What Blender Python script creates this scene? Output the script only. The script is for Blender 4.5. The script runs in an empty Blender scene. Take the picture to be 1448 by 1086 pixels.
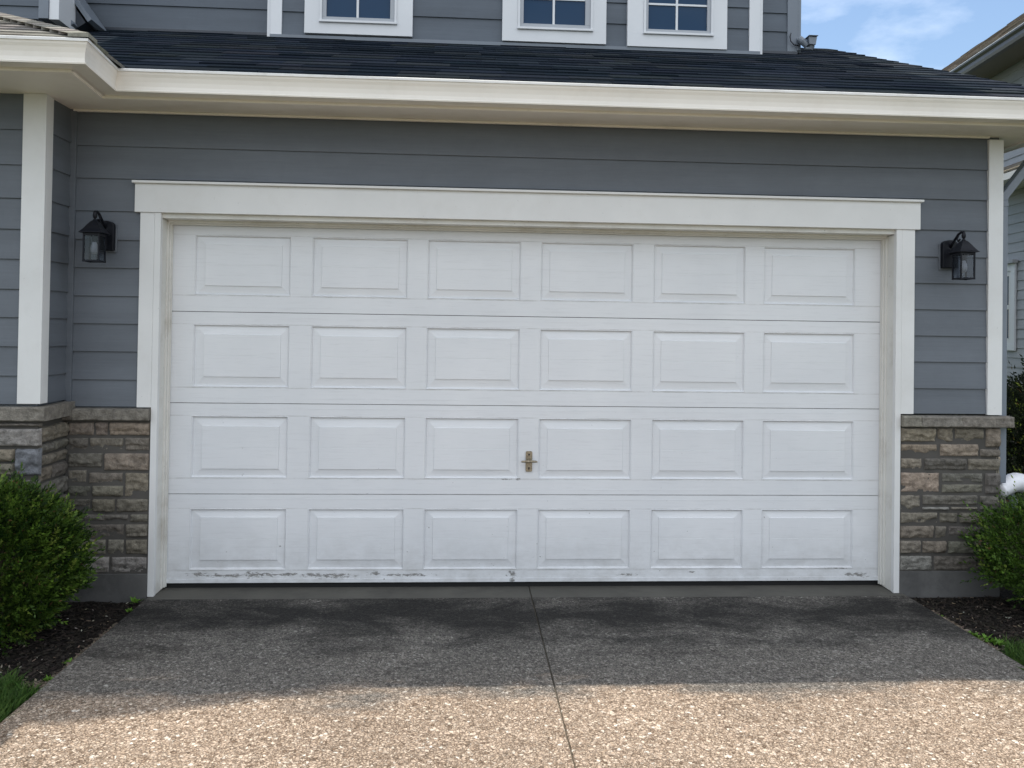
import bpy, bmesh, math, random
import numpy as np
from mathutils import Vector, Matrix, noise
random.seed(7); rng = np.random.default_rng(7)
S = bpy.context.scene
COL = S.collection

# ---------------------------------------------------------------- camera
F, CX, CZ, CD, YAW, PITCH, ROLL, PY = 1149.0, -.4642, 1.648, 5.0676, .06002, .01247, .01459, 452.48
fw = Vector((math.sin(YAW)*math.cos(PITCH), math.cos(YAW)*math.cos(PITCH), math.sin(PITCH)))
r0 = Vector((math.cos(YAW), -math.sin(YAW), 0)); u0 = r0.cross(fw)
cr = r0*math.cos(ROLL)+u0*math.sin(ROLL); cu = -r0*math.sin(ROLL)+u0*math.cos(ROLL)
CAM = Vector((CX, -CD, CZ))
cam = bpy.data.cameras.new('camera'); co = bpy.data.objects.new('camera', cam); COL.objects.link(co)
cam.sensor_width = 36; cam.lens = F/1448*36; cam.shift_y = -(543-PY)/1448; cam.clip_end = 3000
m = Matrix((( cr.x, cu.x, -fw.x, CAM.x), (cr.y, cu.y, -fw.y, CAM.y), (cr.z, cu.z, -fw.z, CAM.z), (0,0,0,1)))
co.matrix_world = m
S.camera = co

def at(px, py, Y):
    """measured photo point -> world point on the facade plane y=Y"""
    d = fw + cr*((px-724)/F) - cu*((py-PY)/F)
    return CAM + d*((Y+CD)/d.y)

# ---------------------------------------------------------------- light
KX, KY = .04, .28                      # metres of shadow per metre of height
L = Vector((KX, -KY, -1)).normalized() # direction the light travels
SUN_EL = math.asin(-L.z); SUN_AZ = math.atan2(-L.x, -L.y)   # from +Y towards +X
w = bpy.data.worlds.new('World'); S.world = w; w.use_nodes = True
nt = w.node_tree; bg = nt.nodes['Background']
sky = nt.nodes.new('ShaderNodeTexSky'); sky.sky_type = 'NISHITA'; sky.sun_disc = False
sky.sun_elevation = SUN_EL; sky.sun_rotation = SUN_AZ; sky.air_density = 1.2; sky.dust_density = .6; sky.ozone_density = 2.4
tc = nt.nodes.new('ShaderNodeTexCoord'); mp = nt.nodes.new('ShaderNodeMapping')
mp.inputs['Scale'].default_value = (1, 1, 2.4); mp.inputs['Location'].default_value = (.3, .1, .45)
nz = nt.nodes.new('ShaderNodeTexNoise'); nz.inputs['Scale'].default_value = 3.1; nz.inputs['Detail'].default_value = 9; nz.inputs['Roughness'].default_value = .56
rp = nt.nodes.new('ShaderNodeValToRGB'); rp.color_ramp.elements[0].position = .47; rp.color_ramp.elements[1].position = .88
mx = nt.nodes.new('ShaderNodeMix'); mx.data_type = 'RGBA'
nt.links.new(tc.outputs['Generated'], mp.inputs[0]); nt.links.new(mp.outputs[0], nz.inputs['Vector'])
sxy = nt.nodes.new('ShaderNodeSeparateXYZ'); nt.links.new(tc.outputs['Generated'], sxy.inputs[0])
ma = nt.nodes.new('ShaderNodeMath'); ma.operation = 'MULTIPLY_ADD'; ma.inputs[1].default_value = -.185   # unseen extra cloud added on the street side to brighten the facade
mz = nt.nodes.new('ShaderNodeMath'); mz.operation = 'MULTIPLY_ADD'; mz.inputs[1].default_value = .34  # cloud weighted overhead to keep the siding under the soffit darker
nt.links.new(sxy.outputs['Z'], mz.inputs[0]); nt.links.new(nz.outputs['Fac'], mz.inputs[2])
nt.links.new(sxy.outputs['Y'], ma.inputs[0]); nt.links.new(mz.outputs[0], ma.inputs[2]); nt.links.new(ma.outputs[0], rp.inputs[0]); nt.links.new(rp.outputs[0], mx.inputs[0])
nt.links.new(sky.outputs[0], mx.inputs[6]); mx.inputs[7].default_value = (10.2, 10.8, 11.7, 1)
nt.links.new(mx.outputs[2], bg.inputs[0]); bg.inputs[1].default_value = .15
sd = bpy.data.lights.new('sun', 'SUN'); sd.energy = 4.2; sd.angle = math.radians(.5); sd.color = (1, .93, .83)
so = bpy.data.objects.new('sun', sd); COL.objects.link(so); so.rotation_euler = L.to_track_quat('-Z', 'Y').to_euler()
S.view_settings.view_transform = 'Standard'; S.view_settings.look = 'None'; S.view_settings.gamma = 1
S.view_settings.exposure = 0.06
S.render.engine = 'CYCLES'
S.cycles.max_bounces = 8; S.cycles.diffuse_bounces = 5

# ---------------------------------------------------------------- materials
def newmat(name):
    M = bpy.data.materials.new(name); M.use_nodes = True
    return M, M.node_tree, M.node_tree.nodes['Principled BSDF']
def N(nt, typ, **kw):
    n = nt.nodes.new(typ)
    for k, v in kw.items():
        if k in ('op',): n.operation = v
        else: setattr(n, k, v)
    return n
def lk(nt, a, b): nt.links.new(a, b)
def noise_n(nt, scale, detail=5, rough=.55, vec=None, sc=None, dist=0):
    t = N(nt, 'ShaderNodeTexCoord'); n = N(nt, 'ShaderNodeTexNoise')
    n.inputs['Scale'].default_value = scale; n.inputs['Detail'].default_value = detail; n.inputs['Roughness'].default_value = rough
    n.inputs['Distortion'].default_value = dist
    src = vec or t.outputs['Object']
    if sc:
        mpp = N(nt, 'ShaderNodeMapping'); mpp.inputs['Scale'].default_value = sc; lk(nt, src, mpp.inputs[0]); src = mpp.outputs[0]
    lk(nt, src, n.inputs['Vector']); return n.outputs['Fac']
def ramp(nt, fac, stops):
    r = N(nt, 'ShaderNodeValToRGB'); e = r.color_ramp.elements
    while len(e) < len(stops): e.new(.5)
    for i, (p, c) in enumerate(stops):
        e[i].position = p; e[i].color = (c, c, c, 1) if isinstance(c, (int, float)) else (*c, 1)
    lk(nt, fac, r.inputs[0]); return r.outputs[0]
def mixc(nt, fac, a, b, mode='MIX'):
    x = N(nt, 'ShaderNodeMix', data_type='RGBA', blend_type=mode)
    for s, v in ((x.inputs[0], fac), (x.inputs[6], a), (x.inputs[7], b)):
        if hasattr(v, 'links') or hasattr(v, 'is_linked'): lk(nt, v, s)
        elif isinstance(v, (int, float)): s.default_value = v
        else: s.default_value = (*v, 1)
    return x.outputs[2]
def mth(nt, op, a, b=0.0, clamp=False):
    x = N(nt, 'ShaderNodeMath', op=op); x.use_clamp = clamp
    for i, v in enumerate((a, b)):
        if isinstance(v, (int, float)): x.inputs[i].default_value = v
        else: lk(nt, v, x.inputs[i])
    return x.outputs[0]
def bump(nt, b, h, strength, dist=.01, prev=None):
    x = N(nt, 'ShaderNodeBump'); x.inputs['Strength'].default_value = strength; x.inputs['Distance'].default_value = dist
    lk(nt, h, x.inputs['Height'])
    if prev is not None: lk(nt, prev, x.inputs['Normal'])
    if b is not None: lk(nt, x.outputs[0], b.inputs['Normal'])
    return x.outputs[0]

def paint(name, col, rough=.45, var=.08, grime=None, gscale=3, gamt=.0, grain=(2, 2, 60), bs=.12, specks=0.0, spec=.5):
    """painted board: slight tone drift, faint grain, optional grime"""
    M, nt, b = newmat(name)
    n1 = noise_n(nt, 2.2, 6); lo = tuple(c*(1-var) for c in col); hi = tuple(min(1, c*(1+var)) for c in col)
    c = ramp(nt, n1, [(.3, lo), (.7, hi)])
    if gamt:
        g = noise_n(nt, gscale, 9, .7, sc=(1, 1, 1)); gm = ramp(nt, g, [(.5, 0.0), (.78, 1.0)])
        c = mixc(nt, mth(nt, 'MULTIPLY', gm, gamt), c, grime)
    if specks:
        g = noise_n(nt, 55, 3, .6); gm = ramp(nt, g, [(.70, 0.0), (.76, 1.0)])
        c = mixc(nt, mth(nt, 'MULTIPLY', gm, specks), c, (.12, .11, .1))
    lk(nt, c, b.inputs['Base Color']); b.inputs['Roughness'].default_value = rough
    b.inputs['Specular IOR Level'].default_value = spec
    bump(nt, b, noise_n(nt, 6, 6, .6, sc=grain), bs, .004)
    return M

WHITE = (.78, .78, .77)
M_trim = paint('trim_paint', (.70, .70, .69), .45, .05, (.42, .38, .32), 2.0, .22, (2, 2, 2), .05, .25)
M_jamb = paint('jamb_paint', (.68, .67, .63), .5, .07, (.30, .25, .18), 3.5, .55, (3, 3, 3), .08, .7)
M_gutter = paint('gutter_aluminium', (.78, .735, .665), .32, .04, (.45, .38, .28), 2.4, .22, (3, 3, 3), .02)
M_soffit = paint('soffit_aluminium', (.88, .83, .755), .5, .04, (.4, .33, .24), 3, .25, (3, 3, 3), .03)
M_gutter_rim = paint('gutter_rim', (.80, .79, .77), .3, .04, (.4, .37, .3), 8, .5, (3, 3, 3), .02)
def siding_mat(name, col, gs=(1.2, 1.2, 26)):
    M, nt, b = newmat(name)
    g = noise_n(nt, 3.0, 7, .65, sc=gs)
    c = mixc(nt, ramp(nt, noise_n(nt, 1.1, 5), [(.3, 0.0), (.7, 1.0)]), tuple(x*.93 for x in col), tuple(x*1.07 for x in col))
    c = mixc(nt, .25, c, ramp(nt, g, [(.3, tuple(x*.8 for x in col)), (.7, tuple(x*1.2 for x in col))]))
    c = mixc(nt, 1.0, c, ramp(nt, noise_n(nt, 1.0, 2, .5, sc=(.25, .25, 5.8)), [(.3, .88), (.7, 1.10)]), 'MULTIPLY')
    c = mixc(nt, 1.0, c, ramp(nt, noise_n(nt, 4, 9, .75), [(.35, .94), (.7, 1.05)]), 'MULTIPLY')
    lk(nt, c, b.inputs['Base Color']); b.inputs['Roughness'].default_value = .55; b.inputs['Specular IOR Level'].default_value = .35
    bump(nt, b, g, .35, .003)
    return M
M_siding = siding_mat('slate_blue_siding', (.128, .143, .164))
M_siding_up = siding_mat('slate_blue_siding_upper', (.105, .124, .150))
M_nsiding = siding_mat('pale_grey_siding', (.40, .405, .415))
M_greyblue = paint('blue_grey_metal', (.17, .195, .23), .4, .06, (.1, .1, .1), 3, .2, (3, 3, 3), .03)
M_navy = paint('dark_rake_metal', (.035, .042, .055), .35, .1)
M_black = paint('black_iron', (.006, .007, .011), .42, .2, bs=.3, grain=(8, 8, 8), spec=.22)
M_rubber = paint('rubber_seal', (.006, .006, .006), .8, .2)
M_whiteplastic = paint('white_pipe', (.82, .82, .84), .35, .03, (.3, .25, .2), 9, .5)
M_win = paint('window_vinyl', (.70, .71, .73), .35, .04)
M_greyvinyl = paint('window_sash', (.38, .40, .43), .4, .04)
M_brass, nt, b = newmat('tarnished_brass')
lk(nt, ramp(nt, noise_n(nt, 90, 6), [(.3, (.20, .17, .12)), (.7, (.42, .36, .27))]), b.inputs['Base Color'])
b.inputs['Metallic'].default_value = .75; b.inputs['Roughness'].default_value = .45
bump(nt, b, noise_n(nt, 200, 3), .3, .001)

# garage door paint: streaks, chips and peeled patches along the bottom rail
M_door, nt, b = newmat('door_paint')
tcd = N(nt, 'ShaderNodeTexCoord'); sp = N(nt, 'ShaderNodeSeparateXYZ'); lk(nt, tcd.outputs['Object'], sp.inputs[0])
c = ramp(nt, noise_n(nt, 1.6, 6), [(.3, (.665, .68, .70)), (.7, (.735, .745, .76))])
streak = ramp(nt, noise_n(nt, 5, 8, .7, sc=(1, 1, 16)), [(.52, 0.0), (.72, 1.0)])
c = mixc(nt, mth(nt, 'MULTIPLY', streak, .26), c, (.45, .45, .46))
speck = ramp(nt, noise_n(nt, 46, 3, .55), [(.715, 0.0), (.745, 1.0)])
low = mth(nt, 'SUBTRACT', 1.0, mth(nt, 'MULTIPLY', sp.outputs['Z'], .9), True)
c = mixc(nt, mth(nt, 'MULTIPLY', speck, mth(nt, 'ADD', mth(nt, 'MULTIPLY', low, .75), .12)), c, (.13, .12, .11))
def patch(cx_, cz_, rx, rz):
    dx = mth(nt, 'DIVIDE', mth(nt, 'SUBTRACT', sp.outputs['X'], cx_), rx); dz = mth(nt, 'DIVIDE', mth(nt, 'SUBTRACT', sp.outputs['Z'], cz_), rz)
    d = mth(nt, 'SQRT', mth(nt, 'ADD', mth(nt, 'MULTIPLY', dx, dx), mth(nt, 'MULTIPLY', dz, dz)))
    return mth(nt, 'SUBTRACT', 1.0, d, True)
pn = noise_n(nt, 26, 9, .75, sc=(1, 1, 2.4))
tot = None
for a in [(-1.93, .078, .30, .018), (-1.76, .083, .13, .032), (-1.66, .080, .08, .02), (-1.33, .078, .30, .022), (-1.25, .074, .22, .024), (-1.56, .080, .16, .022), (-2.1, .086, .12, .02),
          (-.82, .078, .30, .016), (-.12, .082, .06, .04), (-.12, .045, .03, .03), (1.05, .092, .06, .010), (2.02, .113, .13, .009), (2.15, .07, .15, .026), (.62, .075, .12, .012), (-1.0, .09, .06, .03), (-1.60, .26, .014, .014), (-.18, .69, .09, .008), (-.1, .69, .03, .014)]:
    p = patch(*a); tot = p if tot is None else mth(nt, 'MAXIMUM', tot, p)
pm = ramp(nt, mth(nt, 'ADD', mth(nt, 'MULTIPLY', tot, .42), mth(nt, 'MULTIPLY', mth(nt, 'SUBTRACT', pn, .5), 1.9)), [(.235, 0.0), (.30, 1.0)])
pm = mth(nt, 'MULTIPLY', pm, ramp(nt, tot, [(.02, 0.0), (.12, 1.0)]))
c = mixc(nt, mth(nt, 'MULTIPLY', pm, .9), c, ramp(nt, noise_n(nt, 60, 5), [(.35, (.08, .078, .075)), (.7, (.30, .29, .27))]))
# fine worn scratches low on each rail
sc_ = ramp(nt, noise_n(nt, 9, 9, .75, sc=(1.2, 1, 20)), [(.64, 0.0), (.68, 1.0)])
bz = None
for z in (.05, .10, .60, .68, 1.17, 1.25, 1.745):
    p = mth(nt, 'SUBTRACT', 1.0, mth(nt, 'DIVIDE', mth(nt, 'ABSOLUTE', mth(nt, 'SUBTRACT', sp.outputs['Z'], z)), .035 if z < .2 else .02), True)
    bz = p if bz is None else mth(nt, 'MAXIMUM', bz, p)
c = mixc(nt, mth(nt, 'MULTIPLY', mth(nt, 'MULTIPLY', sc_, bz), .75), c, (.22, .21, .2))
# grime held in the lower and upper edges of the raised panels and in the section seams
gz_ = None
for z, hw in ((1.839, .007), (1.259, .007), (.689, .008), (.110, .010), (2.222, .005), (1.659, .005), (1.083, .005), (.500, .005), (1.736, .005), (1.161, .005), (.590, .006)):
    p = mth(nt, 'SUBTRACT', 1.0, mth(nt, 'DIVIDE', mth(nt, 'ABSOLUTE', mth(nt, 'SUBTRACT', sp.outputs['Z'], z)), hw), True)
    gz_ = p if gz_ is None else mth(nt, 'MAXIMUM', gz_, p)
gn = ramp(nt, noise_n(nt, 5, 9, .8, sc=(1, 1, 4)), [(.44, .12), (.66, 1.0)])
c = mixc(nt, mth(nt, 'MULTIPLY', mth(nt, 'MULTIPLY', gz_, gn), .62), c, (.20, .18, .15))
splash = mth(nt, 'MULTIPLY', ramp(nt, sp.outputs['Z'], [(.03, 1.0), (.42, 0.0)]), ramp(nt, noise_n(nt, 7, 10, .72, sc=(1, 1, 1.6)), [(.38, .1), (.68, 1.0)]))
c = mixc(nt, mth(nt, 'MULTIPLY', splash, .52), c, (.33, .32, .30))
lk(nt, c, b.inputs['Base Color']); b.inputs['Roughness'].default_value = .42
b0_ = bump(nt, None, noise_n(nt, 2.4, 3, .5), .25, .02)
bb = bump(nt, None, noise_n(nt, 7, 8, .65, sc=(1, 1, 22)), .3, .002, b0_)
bump(nt, b, mth(nt, 'SUBTRACT', 1.0, pm), .5, .002, bb)

# stone veneer (per stone tint attribute)
def attr_mat(name, rough, bs, bscale, bdist=.01, dark=.55, spec=.25):
    M, nt, b = newmat(name)
    a = N(nt, 'ShaderNodeAttribute', attribute_name='tint')
    n = noise_n(nt, bscale, 9, .68); n2 = noise_n(nt, bscale*7, 5, .6)
    c = mixc(nt, 1.0, a.outputs['Color'], ramp(nt, n, [(.25, dark), (.6, 1.0), (.8, 1.25)]), 'MULTIPLY')
    c = mixc(nt, 1.0, c, ramp(nt, n2, [(.3, .8), (.7, 1.15)]), 'MULTIPLY')
    lk(nt, c, b.inputs['Base Color']); b.inputs['Roughness'].default_value = rough; b.inputs['Specular IOR Level'].default_value = spec
    b1 = bump(nt, None, n, bs, bdist); bump(nt, b, n2, bs*.6, bdist*.3, b1)
    return M
M_stone = attr_mat('stone', .9, 1.0, 24, .02, .36)
M_shingle = attr_mat('shingle', 1.0, .7, 60, .004, .6, .05)
M_mortar = paint('mortar', (.075, .07, .063), .9, .2, (.05, .05, .05), 8, .5, (1, 1, 1), .6)
M_found = paint('foundation_concrete', (.105, .103, .10), .85, .25, (.03, .03, .03), 3.5, .8, (4, 4, 4), .5)

# driveway: exposed aggregate
M_drive, nt, b = newmat('exposed_aggregate')
tcd = N(nt, 'ShaderNodeTexCoord'); sp = N(nt, 'ShaderNodeSeparateXYZ'); lk(nt, tcd.outputs['Object'], sp.inputs[0])
nn = N(nt, 'ShaderNodeTexNoise'); nn.inputs['Scale'].default_value = 45; nn.inputs['Detail'].default_value = 3; lk(nt, tcd.outputs['Object'], nn.inputs['Vector'])
dv = mixc(nt, .022, tcd.outputs['Object'], nn.outputs['Color'], 'ADD')
v1 = N(nt, 'ShaderNodeTexVoronoi'); v1.inputs['Scale'].default_value = 74; lk(nt, dv, v1.inputs['Vector'])
v2 = N(nt, 'ShaderNodeTexVoronoi', feature='DISTANCE_TO_EDGE'); v2.inputs['Scale'].default_value = 74; lk(nt, dv, v2.inputs['Vector'])
v3 = N(nt, 'ShaderNodeTexVoronoi'); v3.inputs['Scale'].default_value = 170; lk(nt, dv, v3.inputs['Vector'])
sv = N(nt, 'ShaderNodeSeparateColor'); lk(nt, v1.outputs['Color'], sv.inputs[0])
sv3 = N(nt, 'ShaderNodeSeparateColor'); lk(nt, v3.outputs['Color'], sv3.inputs[0])
peb = ramp(nt, sv.outputs[0], [(0, (.17, .115, .075)), (.25, (.42, .315, .23)), (.7, (.56, .435, .33)), (.92, (.68, .555, .435)), (.99, (.82, .73, .62))])
fine = ramp(nt, sv3.outputs[1], [(0, (.19, .13, .085)), (.8, (.50, .385, .285)), (1, (.68, .56, .44))])
c = mixc(nt, ramp(nt, sv.outputs[1], [(.45, 0.0), (.5, 1.0)]), peb, fine)
edge = ramp(nt, v2.outputs['Distance'], [(.0, .40), (.14, 1.0)])
c = mixc(nt, 1.0, c, edge, 'MULTIPLY')
wrm = ramp(nt, noise_n(nt, 62, 3, .6, dist=1.6), [(.38, .68), (.5, 1.0), (.64, 1.30)])
c = mixc(nt, 1.0, c, wrm, 'MULTIPLY')
big = noise_n(nt, .75, 7, .6, sc=(1, 1.6, 1)); c = mixc(nt, 1.0, c, ramp(nt, big, [(.3, .82), (.7, 1.12)]), 'MULTIPLY')
# house shade painted grey to the shadow edge, with blotchy drip-line stain near door
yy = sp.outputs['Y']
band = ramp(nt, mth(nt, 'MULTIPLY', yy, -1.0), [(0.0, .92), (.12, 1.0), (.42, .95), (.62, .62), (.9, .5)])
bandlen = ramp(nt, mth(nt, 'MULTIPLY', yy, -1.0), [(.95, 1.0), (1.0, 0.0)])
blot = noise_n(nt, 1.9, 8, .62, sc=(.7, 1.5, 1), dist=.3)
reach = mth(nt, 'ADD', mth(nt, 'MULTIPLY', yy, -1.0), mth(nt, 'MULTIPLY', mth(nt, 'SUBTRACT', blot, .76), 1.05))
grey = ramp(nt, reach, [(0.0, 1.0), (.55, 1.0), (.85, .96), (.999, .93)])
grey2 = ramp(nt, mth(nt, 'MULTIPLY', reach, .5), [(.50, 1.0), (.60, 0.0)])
shade_fac = mth(nt, 'MULTIPLY', grey, grey2)
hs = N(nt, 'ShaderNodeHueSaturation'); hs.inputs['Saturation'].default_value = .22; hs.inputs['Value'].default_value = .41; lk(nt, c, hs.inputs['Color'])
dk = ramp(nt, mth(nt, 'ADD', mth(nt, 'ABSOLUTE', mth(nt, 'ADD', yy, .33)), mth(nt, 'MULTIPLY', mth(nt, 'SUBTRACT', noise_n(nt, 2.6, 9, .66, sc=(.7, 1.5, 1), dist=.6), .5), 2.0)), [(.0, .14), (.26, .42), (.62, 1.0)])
shade_stain = mixc(nt, 1.0, mixc(nt, 1.0, hs.outputs[0], (1.03, 1.0, .93), 'MULTIPLY'), dk, 'MULTIPLY')
c = mixc(nt, shade_fac, c, shade_stain)
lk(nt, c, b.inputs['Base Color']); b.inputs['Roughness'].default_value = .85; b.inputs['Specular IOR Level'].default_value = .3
h = mth(nt, 'ADD', mth(nt, 'MULTIPLY', ramp(nt, v2.outputs['Distance'], [(0, 0.0), (.3, 1.0)]), .8), mth(nt, 'MULTIPLY', sv.outputs[2], .5))
h = mth(nt, 'ADD', h, mth(nt, 'MULTIPLY', noise_n(nt, 300, 3), .3))
bump(nt, b, h, .9, .006)
M_apron = paint('smooth_concrete', (.078, .074, .063), .8, .22, (.035, .033, .03), 2.6, .85, (4, 4, 4), .4)
M_joint = paint('joint_dirt', (.10, .085, .062), .95, .3, bs=.5)
M_mulch, nt, b = newmat('mulch')
v = N(nt, 'ShaderNodeTexVoronoi'); v.inputs['Scale'].default_value = 70; v.inputs['Randomness'].default_value = 1
t = N(nt, 'ShaderNodeTexCoord'); mpp = N(nt, 'ShaderNodeMapping'); mpp.inputs['Scale'].default_value = (1, .5, 1); lk(nt, t.outputs['Object'], mpp.inputs[0]); lk(nt, mpp.outputs[0], v.inputs['Vector'])
s_ = N(nt, 'ShaderNodeSeparateColor'); lk(nt, v.outputs['Color'], s_.inputs[0])
lk(nt, ramp(nt, s_.outputs[0], [(0, (.010, .008, .007)), (.8, (.022, .018, .015)), (1, (.045, .037, .03))]), b.inputs['Base Color'])
b.inputs['Roughness'].default_value = .95; b.inputs['Specular IOR Level'].default_value = .15
bump(nt, b, mth(nt, 'ADD', s_.outputs[1], noise_n(nt, 40, 6)), 1, .02)
M_lawn, nt, b = newmat('lawn_ground')
lk(nt, ramp(nt, noise_n(nt, 30, 8, .7), [(.3, (.02, .03, .01)), (.7, (.05, .085, .02))]), b.inputs['Base Color']); b.inputs['Roughness'].default_value = .9
bump(nt, b, noise_n(nt, 80, 6), 1, .03)
M_chip = attr_mat('chips', .9, .4, 80, .002, .7)
def leaf_mat(name, transl=.3, rough=.5):
    M, nt, b = newmat(name)
    a = N(nt, 'ShaderNodeAttribute', attribute_name='tint')
    lk(nt, a.outputs['Color'], b.inputs['Base Color']); b.inputs['Roughness'].default_value = rough; b.inputs['Specular IOR Level'].default_value = .3
    tr = N(nt, 'ShaderNodeBsdfTranslucent'); lk(nt, a.outputs['Color'], tr.inputs[0])
    ms = N(nt, 'ShaderNodeMixShader'); ms.inputs[0].default_value = transl
    out = nt.nodes['Material Output']; lk(nt, b.outputs[0], ms.inputs[1]); lk(nt, tr.outputs[0], ms.inputs[2]); lk(nt, ms.outputs[0], out.inputs[0])
    return M
M_leaf = leaf_mat('leaf'); M_grass = leaf_mat('grass_blade', .25, .7)
M_bark = paint('bark', (.06, .045, .03), .9, .3, bs=.6)
M_glass, nt, b = newmat('lantern_glass')
gl = N(nt, 'ShaderNodeBsdfGlossy'); gl.inputs['Roughness'].default_value = .04; tp = N(nt, 'ShaderNodeBsdfTransparent'); tp.inputs[0].default_value = (.76, .78, .81, 1)
fr = N(nt, 'ShaderNodeLayerWeight'); fr.inputs[0].default_value = .25; ms = N(nt, 'ShaderNodeMixShader')
lk(nt, mth(nt, 'ADD', mth(nt, 'MULTIPLY', mth(nt, 'POWER', fr.outputs['Facing'], 3.0), .5), .03), ms.inputs[0]); lk(nt, tp.outputs[0], ms.inputs[1]); lk(nt, gl.outputs[0], ms.inputs[2]); lk(nt, ms.outputs[0], nt.nodes['Material Output'].inputs[0])
M_bulb = paint('frosted_bulb', (.36, .36, .37), .25, .02)
M_pane, nt, b = newmat('window_glass')
b.inputs['Base Color'].default_value = (.012, .045, .10, 1); b.inputs['Roughness'].default_value = .03; b.inputs['IOR'].default_value = 1.28  # deep blue stands in for reflected sky, painted into the glass colour
bump(nt, b, noise_n(nt, 2.2, 2), .03, .02)
M_curtain = paint('dark_interior', (.02, .02, .025), .9, .2)

# ---------------------------------------------------------------- mesh helpers
class MB:
    def __init__(s): s.v = []; s.f = []; s.c = []
    def add(s, vs, fs, col=None):
        o = len(s.v); s.v += [tuple(v) for v in vs]; s.f += [tuple(i+o for i in f) for f in fs]; s.c += [col]*len(fs)
    def box(s, x0, x1, y0, y1, z0, z1, col=None):
        s.add([(x0,y0,z0),(x1,y0,z0),(x1,y1,z0),(x0,y1,z0),(x0,y0,z1),(x1,y0,z1),(x1,y1,z1),(x0,y1,z1)],
              [(0,3,2,1),(4,5,6,7),(0,1,5,4),(1,2,6,5),(2,3,7,6),(3,0,4,7)], col)
    def quad(s, a, b, c, d, col=None): s.add([a, b, c, d], [(0,1,2,3)], col)
    def tube(s, pts, r, n=8, col=None, cap=True):
        pts = [Vector(p) for p in pts]; rs = r if isinstance(r, (list, tuple)) else [r]*len(pts)
        rings = []; ref = Vector((0, 0, 1))
        for i, p in enumerate(pts):
            t = (pts[min(i+1, len(pts)-1)]-pts[max(i-1, 0)]).normalized()
            a = ref if abs(t.dot(ref)) < .95 else Vector((1, 0, 0))
            x = t.cross(a).normalized(); y = t.cross(x)
            rings.append([p+(x*math.cos(k*2*math.pi/n)+y*math.sin(k*2*math.pi/n))*rs[i] for k in range(n)])
        vs = [q for R_ in rings for q in R_]; fs = []
        for i in range(len(pts)-1):
            for k in range(n):
                fs.append((i*n+k, i*n+(k+1) % n, (i+1)*n+(k+1) % n, (i+1)*n+k))
        if cap: fs.append(tuple(range(n))[::-1]); fs.append(tuple((len(pts)-1)*n+k for k in range(n)))
        s.add(vs, fs, col)
    def lathe(s, prof, c, n=16, col=None):
        vs = []; fs = []
        for r, z in prof:
            for k in range(n): vs.append((c[0]+r*math.cos(k*2*math.pi/n), c[1]+r*math.sin(k*2*math.pi/n), c[2]+z))
        for i in range(len(prof)-1):
            for k in range(n): fs.append((i*n+k, i*n+(k+1) % n, (i+1)*n+(k+1) % n, (i+1)*n+k))
        fs.append(tuple(range(n))[::-1]); fs.append(tuple((len(prof)-1)*n+k for k in range(n)))
        s.add(vs, fs, col)
    def build(s, name, mat, parent=None, bevel=0, smooth=False, seg=2, fixn=True):
        me = bpy.data.meshes.new(name); me.from_pydata(s.v, [], s.f)
        if any(c is not None for c in s.c):
            at_ = me.color_attributes.new('tint', 'FLOAT_COLOR', 'CORNER')
            arr = np.empty((len(me.loops), 4), np.float32)
            k = 0
            for p, c in zip(me.polygons, s.c):
                arr[k:k+p.loop_total] = (*(c or (.3, .3, .3)), 1); k += p.loop_total
            at_.data.foreach_set('color', arr.ravel())
        if fixn:
            bm = bmesh.new(); bm.from_mesh(me); bmesh.ops.recalc_face_normals(bm, faces=bm.faces); bm.to_mesh(me); bm.free()
        if smooth: me.polygons.foreach_set('use_smooth', [True]*len(me.polygons))
        me.materials.append(mat); me.update()
        o = bpy.data.objects.new(name, me); COL.objects.link(o)
        if parent: o.parent = parent
        if bevel:
            bv = o.modifiers.new('bevel', 'BEVEL'); bv.width = bevel; bv.segments = seg; bv.limit_method = 'ANGLE'; bv.angle_limit = .6; bv.harden_normals = False
        return o
def tag(o, label=None, cat=None, group=None, kind=None):
    if label: o['label'] = label
    if cat: o['category'] = cat
    if group: o['group'] = group
    if kind: o['kind'] = kind
    return o
def empty(name, loc=(0, 0, 0)):
    o = bpy.data.objects.new(name, None); COL.objects.link(o); o.location = loc; o.empty_display_size = .2; return o
def boxpart(name, mat, parent, *b, bevel=.002):
    mb = MB(); mb.box(*b); return mb.build(name, mat, parent, bevel)
def jit(c, a): 
    k = 1+random.uniform(-a, a); return tuple(max(0, x*k*(1+random.uniform(-a*.25, a*.25))) for x in c)

def lap_siding(name, mat, parent, p0, p1, zs, nrm, proud=.0150, over=.012):
    """lapped boards between p0 and p1 (xy), zs = list of lap heights from top to bottom, nrm = outward"""
    mb = MB(); n = Vector((nrm[0], nrm[1], 0)).normalized()
    a = Vector((p0[0], p0[1], 0)); b_ = Vector((p1[0], p1[1], 0))
    for i in range(len(zs)-1):
        zt, zb = zs[i], zs[i+1]
        top = zt+ (over if i else 0)
        wv = [random.uniform(-.0008, .0008) for _ in range(2)]
        A = [(-.004, top), (.003, top), (proud, zb), (proud-.001, zb-.001), (-.004, zb-.001)]
        vs = []
        for base, q in ((a, wv[0]), (b_, wv[1])):
            for (o, z) in A: vs.append(base+n*o+Vector((0, 0, z+q)))
        mb.add(vs, [(0,1,6,5),(1,2,7,6),(2,3,8,7),(3,4,9,8),(4,0,5,9),(0,4,3,2,1),(5,6,7,8,9)])
    return mb.build(name, mat, parent)

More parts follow.
